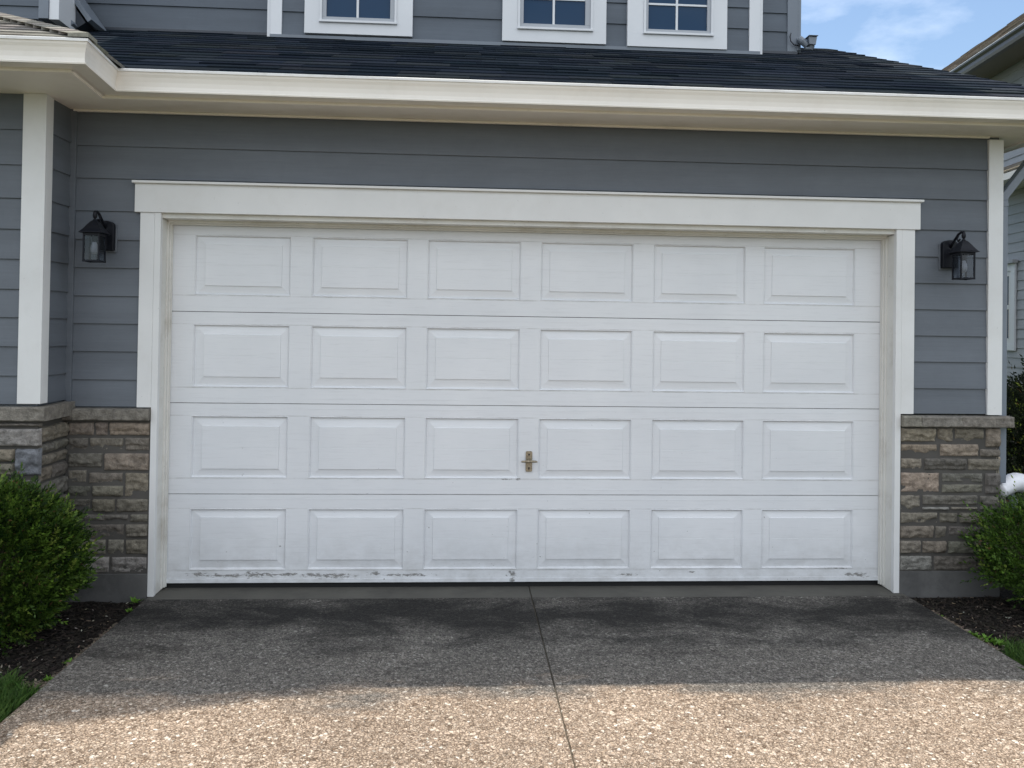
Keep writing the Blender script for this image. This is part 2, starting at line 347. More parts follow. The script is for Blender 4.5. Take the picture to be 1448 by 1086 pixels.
# ================================================================ the house
house = empty('house', (0, 3, 0))
tag(house, 'slate blue clapboard house with a wide white garage door and stone veneer base', 'house')
hinv = Matrix.Translation((0, -3, 0))
def H(o): o.matrix_parent_inverse = hinv; return o
class HB:  # parent shim: geometry is written in world coordinates
    pass
_build = MB.build
def build2(s, name, mat, parent=None, *a, **k):
    o = _build(s, name, mat, parent, *a, **k)
    if parent is house: o.matrix_parent_inverse = hinv
    return o
MB.build = build2
def subthing(name, parent, pos):
    return None

SXL, SXR, JXL, JXR = -2.35, 2.35, -2.312, 2.312
WY = .022                     # sheathing plane of the garage wall
RX = 3.005                    # right side wall plane
LXW = -2.862                  # return wall plane (left)
WINGY = -.305                 # wing wall plane
CAPZ = 1.140

zl = [2.955, 2.735, 2.537, 2.338, 2.163, 1.992, 1.821, 1.652, 1.484, 1.312, 1.150]
lap_siding('wall_siding', M_siding, house, (LXW, WY), (-2.437, WY), zl, (0, -1))
lap_siding('wall_siding', M_siding, house, (2.437, WY), (RX, WY), zl, (0, -1))
lap_siding('wall_siding', M_siding, house, (-2.4372, WY), (2.4372, WY), zl[:4]+[2.5], (0, -1))
zlw = [2.97, 2.745, 2.545, 2.355, 2.18, 2.01, 1.84, 1.68, 1.515, 1.35, 1.19]
lap_siding('wing_siding', M_siding, house, (-5.5, WINGY), (LXW, WINGY), zlw, (0, -1))
lap_siding('return_siding', M_siding, house, (LXW, WINGY), (LXW, WY), zlw, (1, 0))
lap_siding('side_siding', M_siding, house, (RX, WY), (RX, 8), zl, (1, 0))
# corner boards
mb = MB(); mb.box(2.927, 3.024, -.004, .018, CAPZ+.004, 2.93); mb.box(3.0221, 3.0241, .018, .1, CAPZ+.004, 2.93); mb.build('corner_board', M_trim, house, .002)
mb = MB(); mb.box(-2.966, -2.838, WINGY-.024, WINGY-.002, 1.192, 2.948); mb.box(-2.860, -2.8385, WINGY-.002, WINGY+.06, 1.192, 2.948); mb.build('corner_board', M_trim, house, .002)
boxpart('inside_corner_trim', M_siding, house, -2.858, -2.822, -.008, .02, 1.15, 2.95)

# ---- door surround
mb = MB(); a, d_ = -2.467, 2.466
mb.box(a, d_, -.012, .02, 2.333, 2.508); mb.build('header_board', M_trim, house, .002)
mb = MB(); mb.box(a-.013, d_+.013, -.032, .02, 2.508, 2.524); mb.build('header_cap', M_trim, house, .003)
for sgn in (-1, 1):
    mb = MB(); xs = sorted((sgn*2.4355, sgn*SXR)); mb.box(xs[0], xs[1], -.002, .02, CAPZ+.006, 2.3325); mb.build('door_casing', M_trim, house, .0015)
    mb = MB(); xs = sorted((sgn*(SXR-.0006), sgn*JXR)); mb.box(xs[0], xs[1], -.004, .03, .0, 2.3325)
    mb.build('brick_mould', M_trim, house, .002)
    mb = MB(); xs = sorted((sgn*(SXR-.01), sgn*(JXR+.002))); mb.box(xs[0], xs[1], .03, .30, .002, 2.3)
    xs = sorted((sgn*(JXR+.003), sgn*(JXR-.008))); mb.box(xs[0], xs[1], .112, .134, .012, 2.296)
    xs = sorted((sgn*(JXR+.003), sgn*(JXR-.017))); mb.box(xs[0], xs[1], .134, .150, .012, 2.290)
    mb.build('door_jamb', M_jamb, house, .0015)
    mb = MB(); xs = sorted((sgn*(JXR-.001), sgn*(JXR-.021))); mb.box(xs[0], xs[1], .1505, .156, .012, 2.286); mb.build('weather_strip', M_jamb, house, .001)
mb = MB(); mb.box(-JXR-.03, JXR+.03, .021, .30, 2.304, 2.36); mb.box(-JXR, JXR, .112, .134, 2.288, 2.305); mb.box(-JXR, JXR, .1345, .152, 2.278, 2.305)
mb.build('head_jamb', M_jamb, house, .0015)
boxpart('wall_sheathing', M_siding, house, -2.5, 2.5, .0245, .03, 2.33, 2.95)
boxpart('wall_sheathing', M_siding, house, -2.90, -2.44, .0245, .03, 1.0, 2.95)
boxpart('wall_sheathing', M_siding, house, -2.90, -2.866, WINGY+.004, .024, 1.0, 2.95)
boxpart('garage_interior_wall', M_curtain, house, -2.4, 2.4, .5, .52, 0.004, 2.6)

# ---- garage door
gdoor = empty('garage_door', (0, .16-3, 0)); gdoor.parent = house
gdoor['label'] = 'white raised panel garage door with chipped bottom rail'
DY = .160
pcols = [(-2.160, -1.559), (-1.428, -.820), (-.698, -.094), (.031, .639), (.769, 1.384), (1.503, 2.123)]
icols = [(-2.092, -1.617), (-1.366, -.880), (-.637, -.156), (.091, .580), (.827, 1.324), (1.561, 2.062)]
prow = [(2.221, 1.841), (1.658, 1.261), (1.082, .691), (.499, .112)]
irow = [(2.163, 1.902), (1.593, 1.328), (1.015, .749), (.442, .176)]
secs = [(1.738, 2.305), (1.163, 1.7345), (.592, 1.1595), (.0585, .5885)]
DXL, DXR = -2.30, 2.30
for (z0, z1), (pt, pb), (it, ib) in zip(secs, prow, irow):
    mb = MB(); Y0 = 0.0
    def P(x, z, d): return (x, Y0+d, z)
    def rings(rects):
        for (x0, x1, za, zb, d0), (X0, X1, Za, Zb, d1) in zip(rects, rects[1:]):
            o = [P(x0, za, d0), P(x1, za, d0), P(x1, zb, d0), P(x0, zb, d0)]; i = [P(X0, Za, d1), P(X1, Za, d1), P(X1, Zb, d1), P(X0, Zb, d1)]
            for k in range(4): mb.quad(o[k], o[(k+1) % 4], i[(k+1) % 4], i[k])
    # frame faces
    xs = [DXL]+[x for p in pcols for x in p]+[DXR]
    for i in range(0, len(xs), 2): mb.quad(P(xs[i], z0, 0), P(xs[i+1], z0, 0), P(xs[i+1], z1, 0), P(xs[i], z1, 0))
    for (x0, x1), (X0, X1) in zip(pcols, icols):
        mb.quad(P(x0, z0, 0), P(x1, z0, 0), P(x1, pb, 0), P(x0, pb, 0)); mb.quad(P(x0, pt, 0), P(x1, pt, 0), P(x1, z1, 0), P(x0, z1, 0))
        e = .006; g = .016
        rings([(x0, x1, pb, pt, 0), (x0+.003, x1-.003, pb+.003, pt-.003, -.0025), (x0+e, x1-e, pb+e, pt-e, -.001), (x0+.012, x1-.012, pb+.012, pt-.012, .013),
               (X0-.0018, X1+.0018, ib-.0018, it+.0018, .0055), (X0, X1, ib, it, .0005)])
        # faint stamped crease across the field
        zm = (ib+it)/2
        mb.quad(P(X0, ib, .0005), P(X1, ib, .0005), P(X1, zm-.0015, .0005), P(X0, zm-.0015, .0005))
        mb.quad(P(X0, zm+.0015, .0005), P(X1, zm+.0015, .0005), P(X1, it, .0005), P(X0, it, .0005))
        mb.quad(P(X0, zm-.0015, .0005), P(X1, zm-.0015, .0005), P(X1, zm, .0016), P(X0, zm, .0016)); mb.quad(P(X0, zm, .0016), P(X1, zm, .0016), P(X1, zm+.0015, .0005), P(X0, zm+.0015, .0005))
    # lips top and bottom
    mb.quad(P(DXL, z1, 0), P(DXR, z1, 0), P(DXR, z1, .04), P(DXL, z1, .04)); mb.quad(P(DXL, z0, 0), P(DXL, z0, .04), P(DXR, z0, .04), P(DXR, z0, 0))
    mb.quad(P(DXL, z0, .04), P(DXL, z1, .04), P(DXR, z1, .04), P(DXR, z0, .04)); mb.quad(P(DXL, z0, 0), P(DXL, z1, 0), P(DXL, z1, .04), P(DXL, z0, .04)); mb.quad(P(DXR, z0, 0), P(DXR, z0, .04), P(DXR, z1, .04), P(DXR, z1, 0))
    # thin rolled ribs
    for zz in (z1-.030, z0+.030):
        if zz > .1: mb.box(DXL, DXR, -.0012, .0, zz-.0012, zz+.0012)
    o = mb.build('door_section', M_door, gdoor, fixn=False)
    bm = bmesh.new(); bm.from_mesh(o.data); bmesh.ops.remove_doubles(bm, verts=bm.verts, dist=.0002); bmesh.ops.recalc_face_normals(bm, faces=bm.faces); bm.to_mesh(o.data); bm.free()
mb = MB(); mb.box(DXL, DXR, -.005, .035, .0330, .0580); mb.build('bottom_rail', M_door, gdoor, .0015)
mb = MB(); mb.box(DXL, DXR, .012, .034, -.002, .0325); mb.build('rubber_seal', M_rubber, gdoor)
for i in range(3):  # dark gap between sections
    mb = MB(); mb.box(DXL+.003, DXR-.003, .010, .03, secs[i+1][1]-.001, secs[i][0]+.001); mb.build('hinge_gap', M_rubber, gdoor)
# handle
hp = MB()
def rrect(mb, cx_, cz_, w_, h_, r_, y0, y1, n=5):
    pts = []
    for qx, qz, a0 in ((1, 1, 0), (-1, 1, 90), (-1, -1, 180), (1, -1, 270)):
        for k in range(n+1):
            a = math.radians(a0+90*k/n); pts.append((cx_+qx*(w_/2-r_)+r_*math.cos(a), cz_+qz*(h_/2-r_)+r_*math.sin(a)))
    m_ = len(pts); vs = [(x, y0, z) for x, z in pts]+[(x, y1, z) for x, z in pts]
    mb.add(vs, [tuple(range(m_)), tuple(range(2*m_-1, m_-1, -1))]+[(i, (i+1) % m_, m_+(i+1) % m_, m_+i) for i in range(m_)])
hx, hz = -.028, .805
rrect(hp, hx, hz, .042, .132, .009, -.009, -.0005)
hd = hp.build('handle', M_brass, gdoor, .0015)
mb = MB(); mb.tube([(hx-.052, -.034, hz+.001), (hx-.046, -.036, hz+.003), (hx-.02, -.040, hz+.005), (hx, -.042, hz+.005), (hx+.02, -.040, hz+.005), (hx+.046, -.036, hz+.003), (hx+.052, -.034, hz+.001)], [.003, .0065, .0075, .009, .0075, .0065, .003], 10)
mb.tube([(hx, -.008, hz+.005), (hx, -.02, hz+.005), (hx, -.04, hz+.005)], [.014, .011, .008], 12)
mb.build('handle_grip', M_brass, gdoor, smooth=True)
for dz in (.045, -.042):
    mb = MB(); mb.tube([(hx, -.0088, hz+dz), (hx, -.0100, hz+dz)], .0058, 10); mb.box(hx-.002, hx+.002, -.0105, -.0088, hz+dz-.012, hz+dz)
    mb.build('keyhole', M_black, gdoor)

# ---- stone veneer
stone_cols = [(.235, .205, .165), (.20, .18, .15), (.165, .155, .14), (.14, .135, .125), (.27, .23, .175), (.18, .17, .16)]
def stone_block(mb, o, ux, un, x0, x1, z0, z1, depth, col):
    """o origin, ux along, un outward; displaced pillow block with split-face relief"""
    W, Hh = x1-x0, z1-z0; nx = max(4, int(W/.007)); nz = max(4, int(Hh/.007))
    seed = Vector((random.uniform(0, 90), random.uniform(0, 90), 0)); led = random.uniform(.25, .5); tilt = random.uniform(-.004, .004)
    bd = depth+random.uniform(-.006, .009); vs = []
    for j in range(nz+1):
        for i in range(nx+1):
            s, t = i/nx, j/nz; x = s*W; z = t*Hh
            d = min(x, W-x, z, Hh-z); ed = min(1, d/.011); ed = 1-(1-ed)**2
            q = Vector((x*14, z*22, 0))+seed
            n = noise.ridged_multi_fractal(q*.8, .8, 2.2, 5, 1.0, 2.0)*.006 - .008 + noise.fractal(q, .7, 2.1, 5)*.007 + noise.noise(q*.5)*.007
            # split ledge: lower part breaks back in a ragged line
            lz = led + noise.noise(Vector((x*11, 0, 0))+seed)*.22
            if t < lz: n -= .013*min(1, (lz-t)*9)*(.6+.6*noise.noise(q*.3+Vector((5, 5, 5))))
            cr_ = .0035*(noise.noise(Vector((x*9, z*9, 7))+seed)); rx_ = (1-ed)*cr_
            dep = bd*ed + n*ed + tilt*(s-.5) - .006*(1-ed)
            vs.append(o+ux*(x0+x+rx_)+Vector((0, 0, z0+z+cr_*(1-ed)))+un*dep)
    fs = []
    for j in range(nz):
        for i in range(nx): a = j*(nx+1)+i; fs.append((a, a+1, a+nx+2, a+nx+1))
    mb.add(vs, fs, col)
def conv(lst, sc, ox, oy, Y):
    out = []
    for a in lst:
        p = at(ox+a[0]/sc, oy+a[1]/sc, Y); q = at(ox+a[2]/sc, oy+a[3]/sc, Y); out.append((p.x, q.x, q.z, p.z))
    return out
T, B_, G, D_, LT, LG = (.33, .28, .215), (.265, .232, .185), (.262, .235, .19), (.195, .18, .152), (.38, .32, .245), (.33, .31, .285)
R_st = [((320,220,490,290),T),((497,220,575,290),B_),((580,220,722,290),B_),((728,220,808,315),B_),
 ((320,297,497,357),T),((508,297,695,360),T),((702,322,808,362),G),
 ((320,365,425,425),B_),((433,365,636,425),D_),((642,368,808,428),G),
 ((320,434,508,533),LT),((517,437,716,485),D_),((517,490,716,535),G),((727,438,808,540),D_),
 ((320,542,416,617),G),((424,542,690,594),D_),((424,600,553,619),LG),((560,600,692,619),G),((699,546,808,619),D_),
 ((320,626,500,682),G),((506,627,596,682),D_),((603,627,808,682),D_),
 ((318,690,480,754),G),((486,692,542,754),G),((549,692,808,754),D_),
 ((318,762,417,826),G),((423,764,540,826),G),((547,764,808,826),D_),
 ((318,834,473,908),LG),((479,834,808,908),D_)]
L_st = [((335,133,478,205),B_),((484,133,551,205),B_),((557,133,765,205),T),
 ((335,212,448,282),D_),((455,212,630,282),G),((637,212,765,282),B_),
 ((335,290,522,368),D_),((530,292,763,384),LT),
 ((335,378,440,446),G),((450,390,627,450),B_),((635,392,762,518),B_),
 ((335,457,462,518),D_),((468,458,628,518),G),
 ((335,526,460,597),D_),((466,526,586,597),G),((592,526,760,597),G),
 ((335,604,655,649),D_),((661,604,758,649),D_),
 ((335,655,633,724),D_),((639,655,757,724),G),
 ((335,733,540,814),G),((545,733,633,814),G),((639,733,755,814),G),
 ((335,823,556,908),LG),((563,823,753,908),LG)]
ex, ey = Vector((1, 0, 0)), Vector((0, 1, 0))
mb = MB(); o0 = Vector((0, .012, 0))
for (x0, x1, z0, z1), (_, c) in zip(conv([a for a, _ in R_st], 3.394, 1180, 540, -.005), R_st):
    if x0 < 2.40: x0 = SXR+.004
    if x1 > 2.96: x1 = 3.018
    stone_block(mb, o0, ex, -ey, x0, x1, z0, z1, .020, jit(c, .14))
# side face quoins and stones on the right wall
z = .14
while z < 1.05:
    hgt = random.choice([.06, .07, .085, .11]); hgt = min(hgt, 1.066-z); y = .0
    while y < 7:
        wd = random.uniform(.12, .38); stone_block(mb, Vector((RX-.005, 0, 0)), ey, ex, y+.004, y+wd-.004, z, z+hgt-.007, .020, jit(random.choice([T, B_, G, D_]), .15)) if y < 1.4 else None
        y += wd
    z += hgt
mb.build('stone_veneer', M_stone, house, smooth=True, fixn=False)
mb = MB()
for (x0, x1, z0, z1), (_, c) in zip(conv([a for a, _ in L_st], 3.618, 0, 560, -.005), L_st):
    if x1 > -2.37: x1 = SXL-.004
    if x0 < -2.75: x0 = -2.835
    stone_block(mb, o0, ex, -ey, x0, x1, z0, z1, .020, jit(c, .14))
mb.build('stone_veneer', M_stone, house, smooth=True, fixn=False)
mb = MB(); oW = Vector((0, WINGY-.01, 0))
Wf = [((-560,133,228,160),D_),((-560,165,-140,262),G),((-132,165,228,262),LG),((-300,272,-150,400),G),((-142,272,68,338),T),((75,270,229,410),(.24,.245,.26)),((-142,345,68,410),G)]
for (x0, x1, z0, z1), (_, c) in zip(conv([a for a, _ in Wf], 3.618, 0, 560, WINGY-.03), Wf):
    if x1 > -2.86: x1 = -2.832
    stone_block(mb, oW, ex, -ey, x0, x1, z0, z1, .022, jit(c, .08))
for zz in (.14, .25, .34, .45, .55, .66):
    x = -2.832
    zt = {.14:.243, .25:.333, .34:.443, .45:.543, .55:.653, .66:.765}[zz]
    while x > -4.6:
        wd = random.uniform(.14, .4); stone_block(mb, oW, ex, -ey, x-wd+.004, x-.004, zz, zt, .022, jit(random.choice([B_, G, D_]), .15)); x -= wd
# return face
zz = .14
for hgt, cuts in [(.10, 1), (.09, 2), (.11, 1), (.09, 2), (.10, 1), (.11, 1), (.09, 2), (.07, 1), (.065, 2), (.10, 1)]:
    y0, y1 = WINGY-.005, .012
    for k in range(cuts):
        stone_block(mb, Vector((LXW, 0, 0)), ey, ex, y0+(y1-y0)*k/cuts+.003, y0+(y1-y0)*(k+1)/cuts-.003, zz, min(zz+hgt-.006, 1.075), .030, jit(random.choice([D_, B_, D_]), .12))
    zz += hgt
mb.build('stone_veneer', M_stone, house, smooth=True, fixn=False)
mb = MB(); mb.box(SXR+.001, RX+.003, .006, .02, .138, 1.08); mb.box(RX-.01, RX+.001, .02, 8, .138, 1.08); mb.build('mortar_bed', M_mortar, house); mb = MB()
mb.box(-2.85, SXL-.001, .006, .02, .138, 1.08); mb.box(-5.5, -2.85, WINGY-.013, WINGY, .138, 1.10); mb.box(-2.864, -2.8555, WINGY, .02, .138, 1.10)
mb.build('mortar_bed', M_mortar, house)
# stone caps: chiselled slabs
def cap_slab(x0, x1, y0, y1, z0, z1, joints, name='stone_cap', face='front'):
    mb = MB(); edges = [x0]+joints+[x1]
    for a, b_ in zip(edges, edges[1:]):
        col = jit((.27, .245, .21), .08); n = max(3, int((b_-a)/.012)); sd_ = Vector((random.uniform(0, 50), 3, 1))
        a2, b2 = a+(.0015 if a != x0 else 0), b_-(.0015 if b_ != x1 else 0)
        rows = [(y1, z0), (y0+.004, z0), (y0, z0+.006), (y0, z0+(z1-z0)*.35), (y0, z0+(z1-z0)*.65), (y0, z1-.008), (y0+.006, z1-.001), (y1, z1+.004)]
        vs = []
        for i in range(n+1):
            x = a2+(b2-a2)*i/n
            for k, (y, z) in enumerate(rows):
                q = noise.fractal(Vector((x*16, z*30, k*.4))+sd_, 1, 2, 4)*.006 if 0 < k < 7 else 0
                vs.append((x, y-q, z+q*.25))
        m_ = len(rows); fs = []
        for i in range(n):
            for k in range(m_): fs.append((i*m_+k, i*m_+(k+1) % m_, (i+1)*m_+(k+1) % m_, (i+1)*m_+k))
        fs.append(tuple(range(m_))); fs.append(tuple(n*m_+k for k in range(m_))[::-1])
        mb.add(vs, fs, col)
    return mb.build(name, M_stone, house)
cap_slab(SXR+.002, 3.085, -.040, .020, 1.068, 1.134, [2.47, 2.74])
cap_slab(-2.86, SXL-.002, -.040, .06, 1.070, 1.139, [-2.80])
mb = MB(); mb.box(3.0235, 3.085, .092, 8, 1.070, 1.136, jit((.2, .18, .15), .05)); mb.build('stone_cap', M_stone, house, .004)
cap_slab(-5.5, -2.802, WINGY-.05, .016, 1.098, 1.176, [-4.3, -3.5])
# concrete foundation
mb = MB(); mb.box(SXR+.001, RX+.012, -.006, .3, -.4, .1375); mb.box(RX-.1, RX+.011, .3, 8, -.4, .1375); mb.build('foundation', M_found, house, .003)
mb = MB(); mb.box(-2.9, SXL-.001, -.006, .3, -.4, .1375); mb.box(-5.5, -2.846, WINGY-.018, .29, -.4, .1385); mb.build('foundation', M_found, house, .003)

# ---- eaves: fascia, gutter, soffit
PATH = [(-5.5, -.90), (-2.36, -.90), (-2.405, -.43), (3.36, -.43), (3.36, 8.0)]
def sweep(mb, path, prof, closed=True):
    """profile points (inset from the path, z); path runs so that 'outside' is on its right"""
    pts = [Vector((p[0], p[1])) for p in path]; dirs = [(pts[i+1]-pts[i]).normalized() for i in range(len(pts)-1)]
    nin = [Vector((-d.y, d.x)) for d in dirs]   # left of travel = inward
    secs_ = []
    for i, p in enumerate(pts):
        if i == 0: mi = nin[0]
        elif i == len(pts)-1: mi = nin[-1]
        else:
            b_ = (nin[i-1]+nin[i]).normalized(); mi = b_/b_.dot(nin[i])
        secs_.append([(p.x+mi.x*o, p.y+mi.y*o, z) for o, z in prof])
    m_ = len(prof); vs = [v for s in secs_ for v in s]; fs = []
    for i in range(len(pts)-1):
        for k in range(m_ if closed else m_-1): fs.append((i*m_+k, i*m_+(k+1) % m_, (i+1)*m_+(k+1) % m_, (i+1)*m_+k))
    mb.add(vs, fs)
GZ = 2.953
mb = MB(); sweep(mb, PATH, [(.122, GZ+.002), (.022, GZ+.002), (.0205, GZ-.002), (.0145, GZ-.002), (.013, GZ+.006), (.017, GZ+.010), (.019, GZ+.03), (.017, GZ+.055), (.012, GZ+.08), (.006, GZ+.096), (.004, GZ+.108),
   (.008, GZ+.108), (.012, GZ+.096), (.022, GZ+.08), (.026, GZ+.012), (.118, GZ+.008)])
mb.build('gutter', M_gutter, house)
mb = MB(); sweep(mb, PATH, [(.003, GZ+.1085), (-.001, GZ+.109), (-.002, GZ+.122), (.002, GZ+.125), (.016, GZ+.124), (.0165, GZ+.118), (.008, GZ+.1085)]); mb.build('gutter_rim', M_gutter_rim, house)
mb = MB(); sweep(mb, PATH, [(.123, GZ-.014), (.135, GZ-.014), (.135, GZ+.10), (.123, GZ+.10)]); mb.build('fascia', M_soffit, house, .0015)
# drip edge
mb = MB(); sweep(mb, PATH, [(.05, GZ+.118), (.13, GZ+.118), (.13, GZ+.122), (.05, GZ+.122)]); mb.build('drip_edge', M_soffit, house)
bm = bmesh.new()
zs_ = GZ-.004
poly = [(-5.5, -.7652), (-2.482, -.7652), (-2.527, -.2952), (3.2252, -.2952), (3.2252, 8), (3.0, 8), (3.0, .03), (-2.87, .03), (-2.87, -.29), (-5.5, -.29)]
for zz in (zs_, zs_+.02):
    bm.faces.new([bm.verts.new((x, y, zz)) for x, y in poly])
bmesh.ops.triangulate(bm, faces=bm.faces); me = bpy.data.meshes.new('soffit'); bm.to_mesh(me); bm.free(); me.materials.append(M_soffit)
so_ = bpy.data.objects.new('soffit', me); COL.objects.link(so_); so_.parent = house; H(so_)
# j-channel where soffit meets the wall
mb = MB(); mb.box(-2.84, 2.925, -.012, .0085, GZ-.016, GZ-.005); mb.build('soffit_channel', M_soffit, house, .001)

# ---- roof with modelled shingle courses
SL = .46; EX = .142
def roof_plane(name, origin, along, up2, nrows, xlim, cols, tabw=(.18, .42), lit=False, off=0.0):
    """origin on the eave, along = unit eave dir, up2 = unit horizontal up-slope dir; xlim(row distance)->(a,b)"""
    mb = MB(); o = Vector(origin); A = Vector(along); U = (Vector(up2)+Vector((0, 0, SL))).normalized(); Nn = A.cross(U).normalized()
    if Nn.z < 0: Nn = -Nn
    for r_ in range(nrows):
        s0 = r_*EX; a, b_ = xlim(s0, r_); a_t, b_t = xlim(s0+EX+.03, r_); x = a
        rowc = 1+random.uniform(-.06, .06)
        while x < b_-.01:
            wd = random.uniform(*tabw); x2 = min(b_, x+wd); th = .011+random.choice([0, 0, 0, .004]); ds = random.uniform(-.003, .003)+random.choice([0, 0, 0, -.006])
            col = tuple(c*rowc for c in jit(random.choice(cols), .18))
            def Q(xx, s, n): return o+A*xx+U*s+Nn*(n+off)
            tl = a_t if x == a else min(x, b_t); tr = b_t if x2 >= b_-.011 else max(min(x2-.002, b_t), a_t)
            tl = max(tl, a_t) if x != a else tl
            p = [Q(x, s0+ds, th), Q(x2-.002, s0+ds, th), Q(tr, s0+EX+.03, .0035), Q(tl, s0+EX+.03, .0035)]
            g = [Q(x, s0+ds, -.004), Q(x2-.002, s0+ds, -.004), Q(tr, s0+EX+.03, -.004), Q(tl, s0+EX+.03, -.004)]
            mb.add(p+g, [(0, 1, 2, 3), (0, 4, 5, 1), (1, 5, 6, 2), (3, 7, 4, 0)], col)
            x = x2
    return mb.build(name, M_shingle, house)
SH = [(.020, .027, .038), (.016, .023, .033), (.027, .034, .045), (.034, .040, .047), (.012, .018, .027)]
EZ = GZ+.128; EY = -.405
cosS = 1/math.sqrt(1+SL*SL)
def lim_main(s, r_):
    y = EY+s*cosS
    right = 3.325-(y-EY)*.187+ (0.006 if r_ % 2 else -.006)
    left = -2.385-(y-EY) + .03 if y < 3 else -5.5
    return (max(-5.4, left), right)
roof = roof_plane('roof', (0, EY, EZ), (1, 0, 0), (0, 1, 0), 20, lim_main, SH)
# hip side plane (steep), ridge and back
mb = MB()
hipA, hipB = (3.325, EY, EZ-.006), (2.845, 2.16, EZ-.006+SL*(2.16-EY))
mb.quad((3.33, EY, EZ-.008), (3.33, 8, EZ-.008), (2.84, 8, hipB[2]-.004), (2.84, 2.16, hipB[2]-.004), (.04, .045, .052))
mb.quad((2.84, 2.16, hipB[2]-.004), (2.84, 8, hipB[2]-.004), (-5.4, 8, hipB[2]-.004), (-5.4, 2.16, hipB[2]-.004), (.04, .045, .052))
mb.quad((-5.4, 2.45, hipB[2]-.006), (2.8, 2.45, hipB[2]-.006), (3.325, EY+.02, EZ-.012), (-2.42, EY+.02, EZ-.012), (.03, .03, .035))
mb.build('roof_deck', M_shingle, house)
# wing roof: front plane, hip side plane
SHW_LIT = [(.27, .255, .22), (.23, .215, .19), (.31, .295, .26), (.19, .18, .165)]  # sunlit look put into these lighter shingle colours
WX, WYE = -2.385, -.875
roof_plane('wing_roof', (0, WYE, EZ), (1, 0, 0), (0, 1, 0), 16, lambda s, r_: (-5.4, WX-s*cosS-.012), SHW_LIT)
mb = MB()
def side_xlim(s, r_):  # measured along +Y from the wing eave corner
    return (s*cosS+.012, s*cosS+.475)
roof_plane('wing_roof', (WX, WYE, EZ+.003), (0, 1, 0), (-1, 0, 0), 16, side_xlim, SHW_LIT, tabw=(.2, .4))
# hip cap shingles folded over the wing hip, in the same painted sunlit tone
mb = MB(); dh = Vector((-1, 1, SL)).normalized()
for k in range(26):
    p = Vector((WX+.03, WYE-.03, EZ+.012))+dh*(k*.13); q = p+dh*.16-Vector((0, 0, .004)); c = jit((.26, .245, .215), .15)
    l = Vector((-.10, 0, 0)); b2 = Vector((0, .10, 0)); up = Vector((0, 0, .011)); dn = Vector((0, 0, -.012))
    mb.add([p+up, q+up, q+l+up*.6, p+l+up*.6, q+b2+up*.6, p+b2+up*.6, p+dn, p+l+dn, p+b2+dn], [(0, 1, 2, 3), (0, 5, 4, 1), (0, 3, 7, 6), (0, 6, 8, 5)], c)
mb.build('hip_cap', M_shingle, house)

# ---- upper storey
def plane_z(y): return EZ+SL*(y-EY)
BY, BKY = 1.46, 1.60
bl = at(383, 46, BY).x; br = at(1073, 71, BY).x       # bay limits
zf = plane_z(BY)-.02
def upper_laps(ys_px, px, Y, zbot, ztop):
    zs = [at(px, a, Y).z for a in ys_px]; z = zs[0]
    top = []
    while z < ztop: z += .172; top.append(z)
    return top[::-1]+zs+[zbot]
lap_siding('upper_siding', M_siding_up, house, (bl+.05, BY), (br-.05, BY), upper_laps([25.5], 640, BY, plane_z(BY)+.03, 5.3), (0, -1))
lap_siding('upper_siding', M_siding_up, house, (-4.6, BKY), (bl+.03, BKY), upper_laps([14], 370, BKY, plane_z(BKY)+.02, 5.3), (0, -1))
rxu = at(1126, 60, BKY).x
lap_siding('upper_siding', M_siding_up, house, (br-.03, BKY), (rxu, BKY), upper_laps([19, 45], 1095, BKY, plane_z(BKY)+.02, 5.3), (0, -1))
mb = MB()
# unseen body above the frame, height, steps and gable shaped for its shadow
def prism(mb, pts, y0, y1):
    n = len(pts); vs = [(x, y0, z) for x, z in pts]+[(x, y1, z) for x, z in pts]
    mb.add(vs, [tuple(range(n)), tuple(range(2*n-1, n-1, -1))]+[(i, (i+1) % n, n+(i+1) % n, n+i) for i in range(n)])
HT = 8.02
prism(mb, [(-4.6, 3.2), (rxu-.001, 3.2), (rxu-.001, HT-.1), (-1.1, HT-.1), (-2.5, HT+1.1), (-3.12, HT+.9), (-3.12, 5.3), (-4.6, 5.3)], BKY+.003, 6.5)
prism(mb, [(bl+.05, 3.8), (br-.05, 3.8), (br-.05, HT-.1), (bl+.05, HT-.1)], BY+.004, BKY+.05)
mb.build('upper_wall_shade_block', M_siding_up, house)
mb = MB()   # added unseen eave slab, shaped to shade the roof below and the driveway
prism(mb, [(rxu+.21, HT-.1), (rxu+.21, HT+.05), (-1.05, HT+.05), (-2.5, HT+1.28), (-3.14, HT+1.05), (-3.14, HT+.92), (-2.5, HT+1.12), (-1.1, HT-.1)], 1.0, 7)
mb.build('upper_shade_slab', M_trim, house)
# bay corner boards and end trim
for xa, xb, side in ((bl, at(399, 46, BY).x, -1), (at(1058, 71, BY).x, br, 1)):
    mb = MB(); mb.box(xa, xb, BY-.024, BY-.001, plane_z(BY)+.012, 5.3)
    xs = (xa-.0005, xa+.02) if side < 0 else (xb-.02, xb+.0005)
    mb.box(xs[0]-(.03 if side < 0 else 0), xs[1]+(.03 if side > 0 else 0), BY-.001, BKY-.014, plane_z(BY)+.0, 5.3)
    mb.build('corner_board', M_win, house, .002)
mb = MB(); xa = at(1112, 60, BKY).x; mb.box(xa, rxu+.002, BKY-.022, BKY-.001, plane_z(BKY)+.015, 5.3); mb.box(rxu+.0025, rxu+.035, BKY-.012, BKY+.4, plane_z(BKY)+.015, 5.3)
mb.build('corner_board', M_greyblue, house, .002)
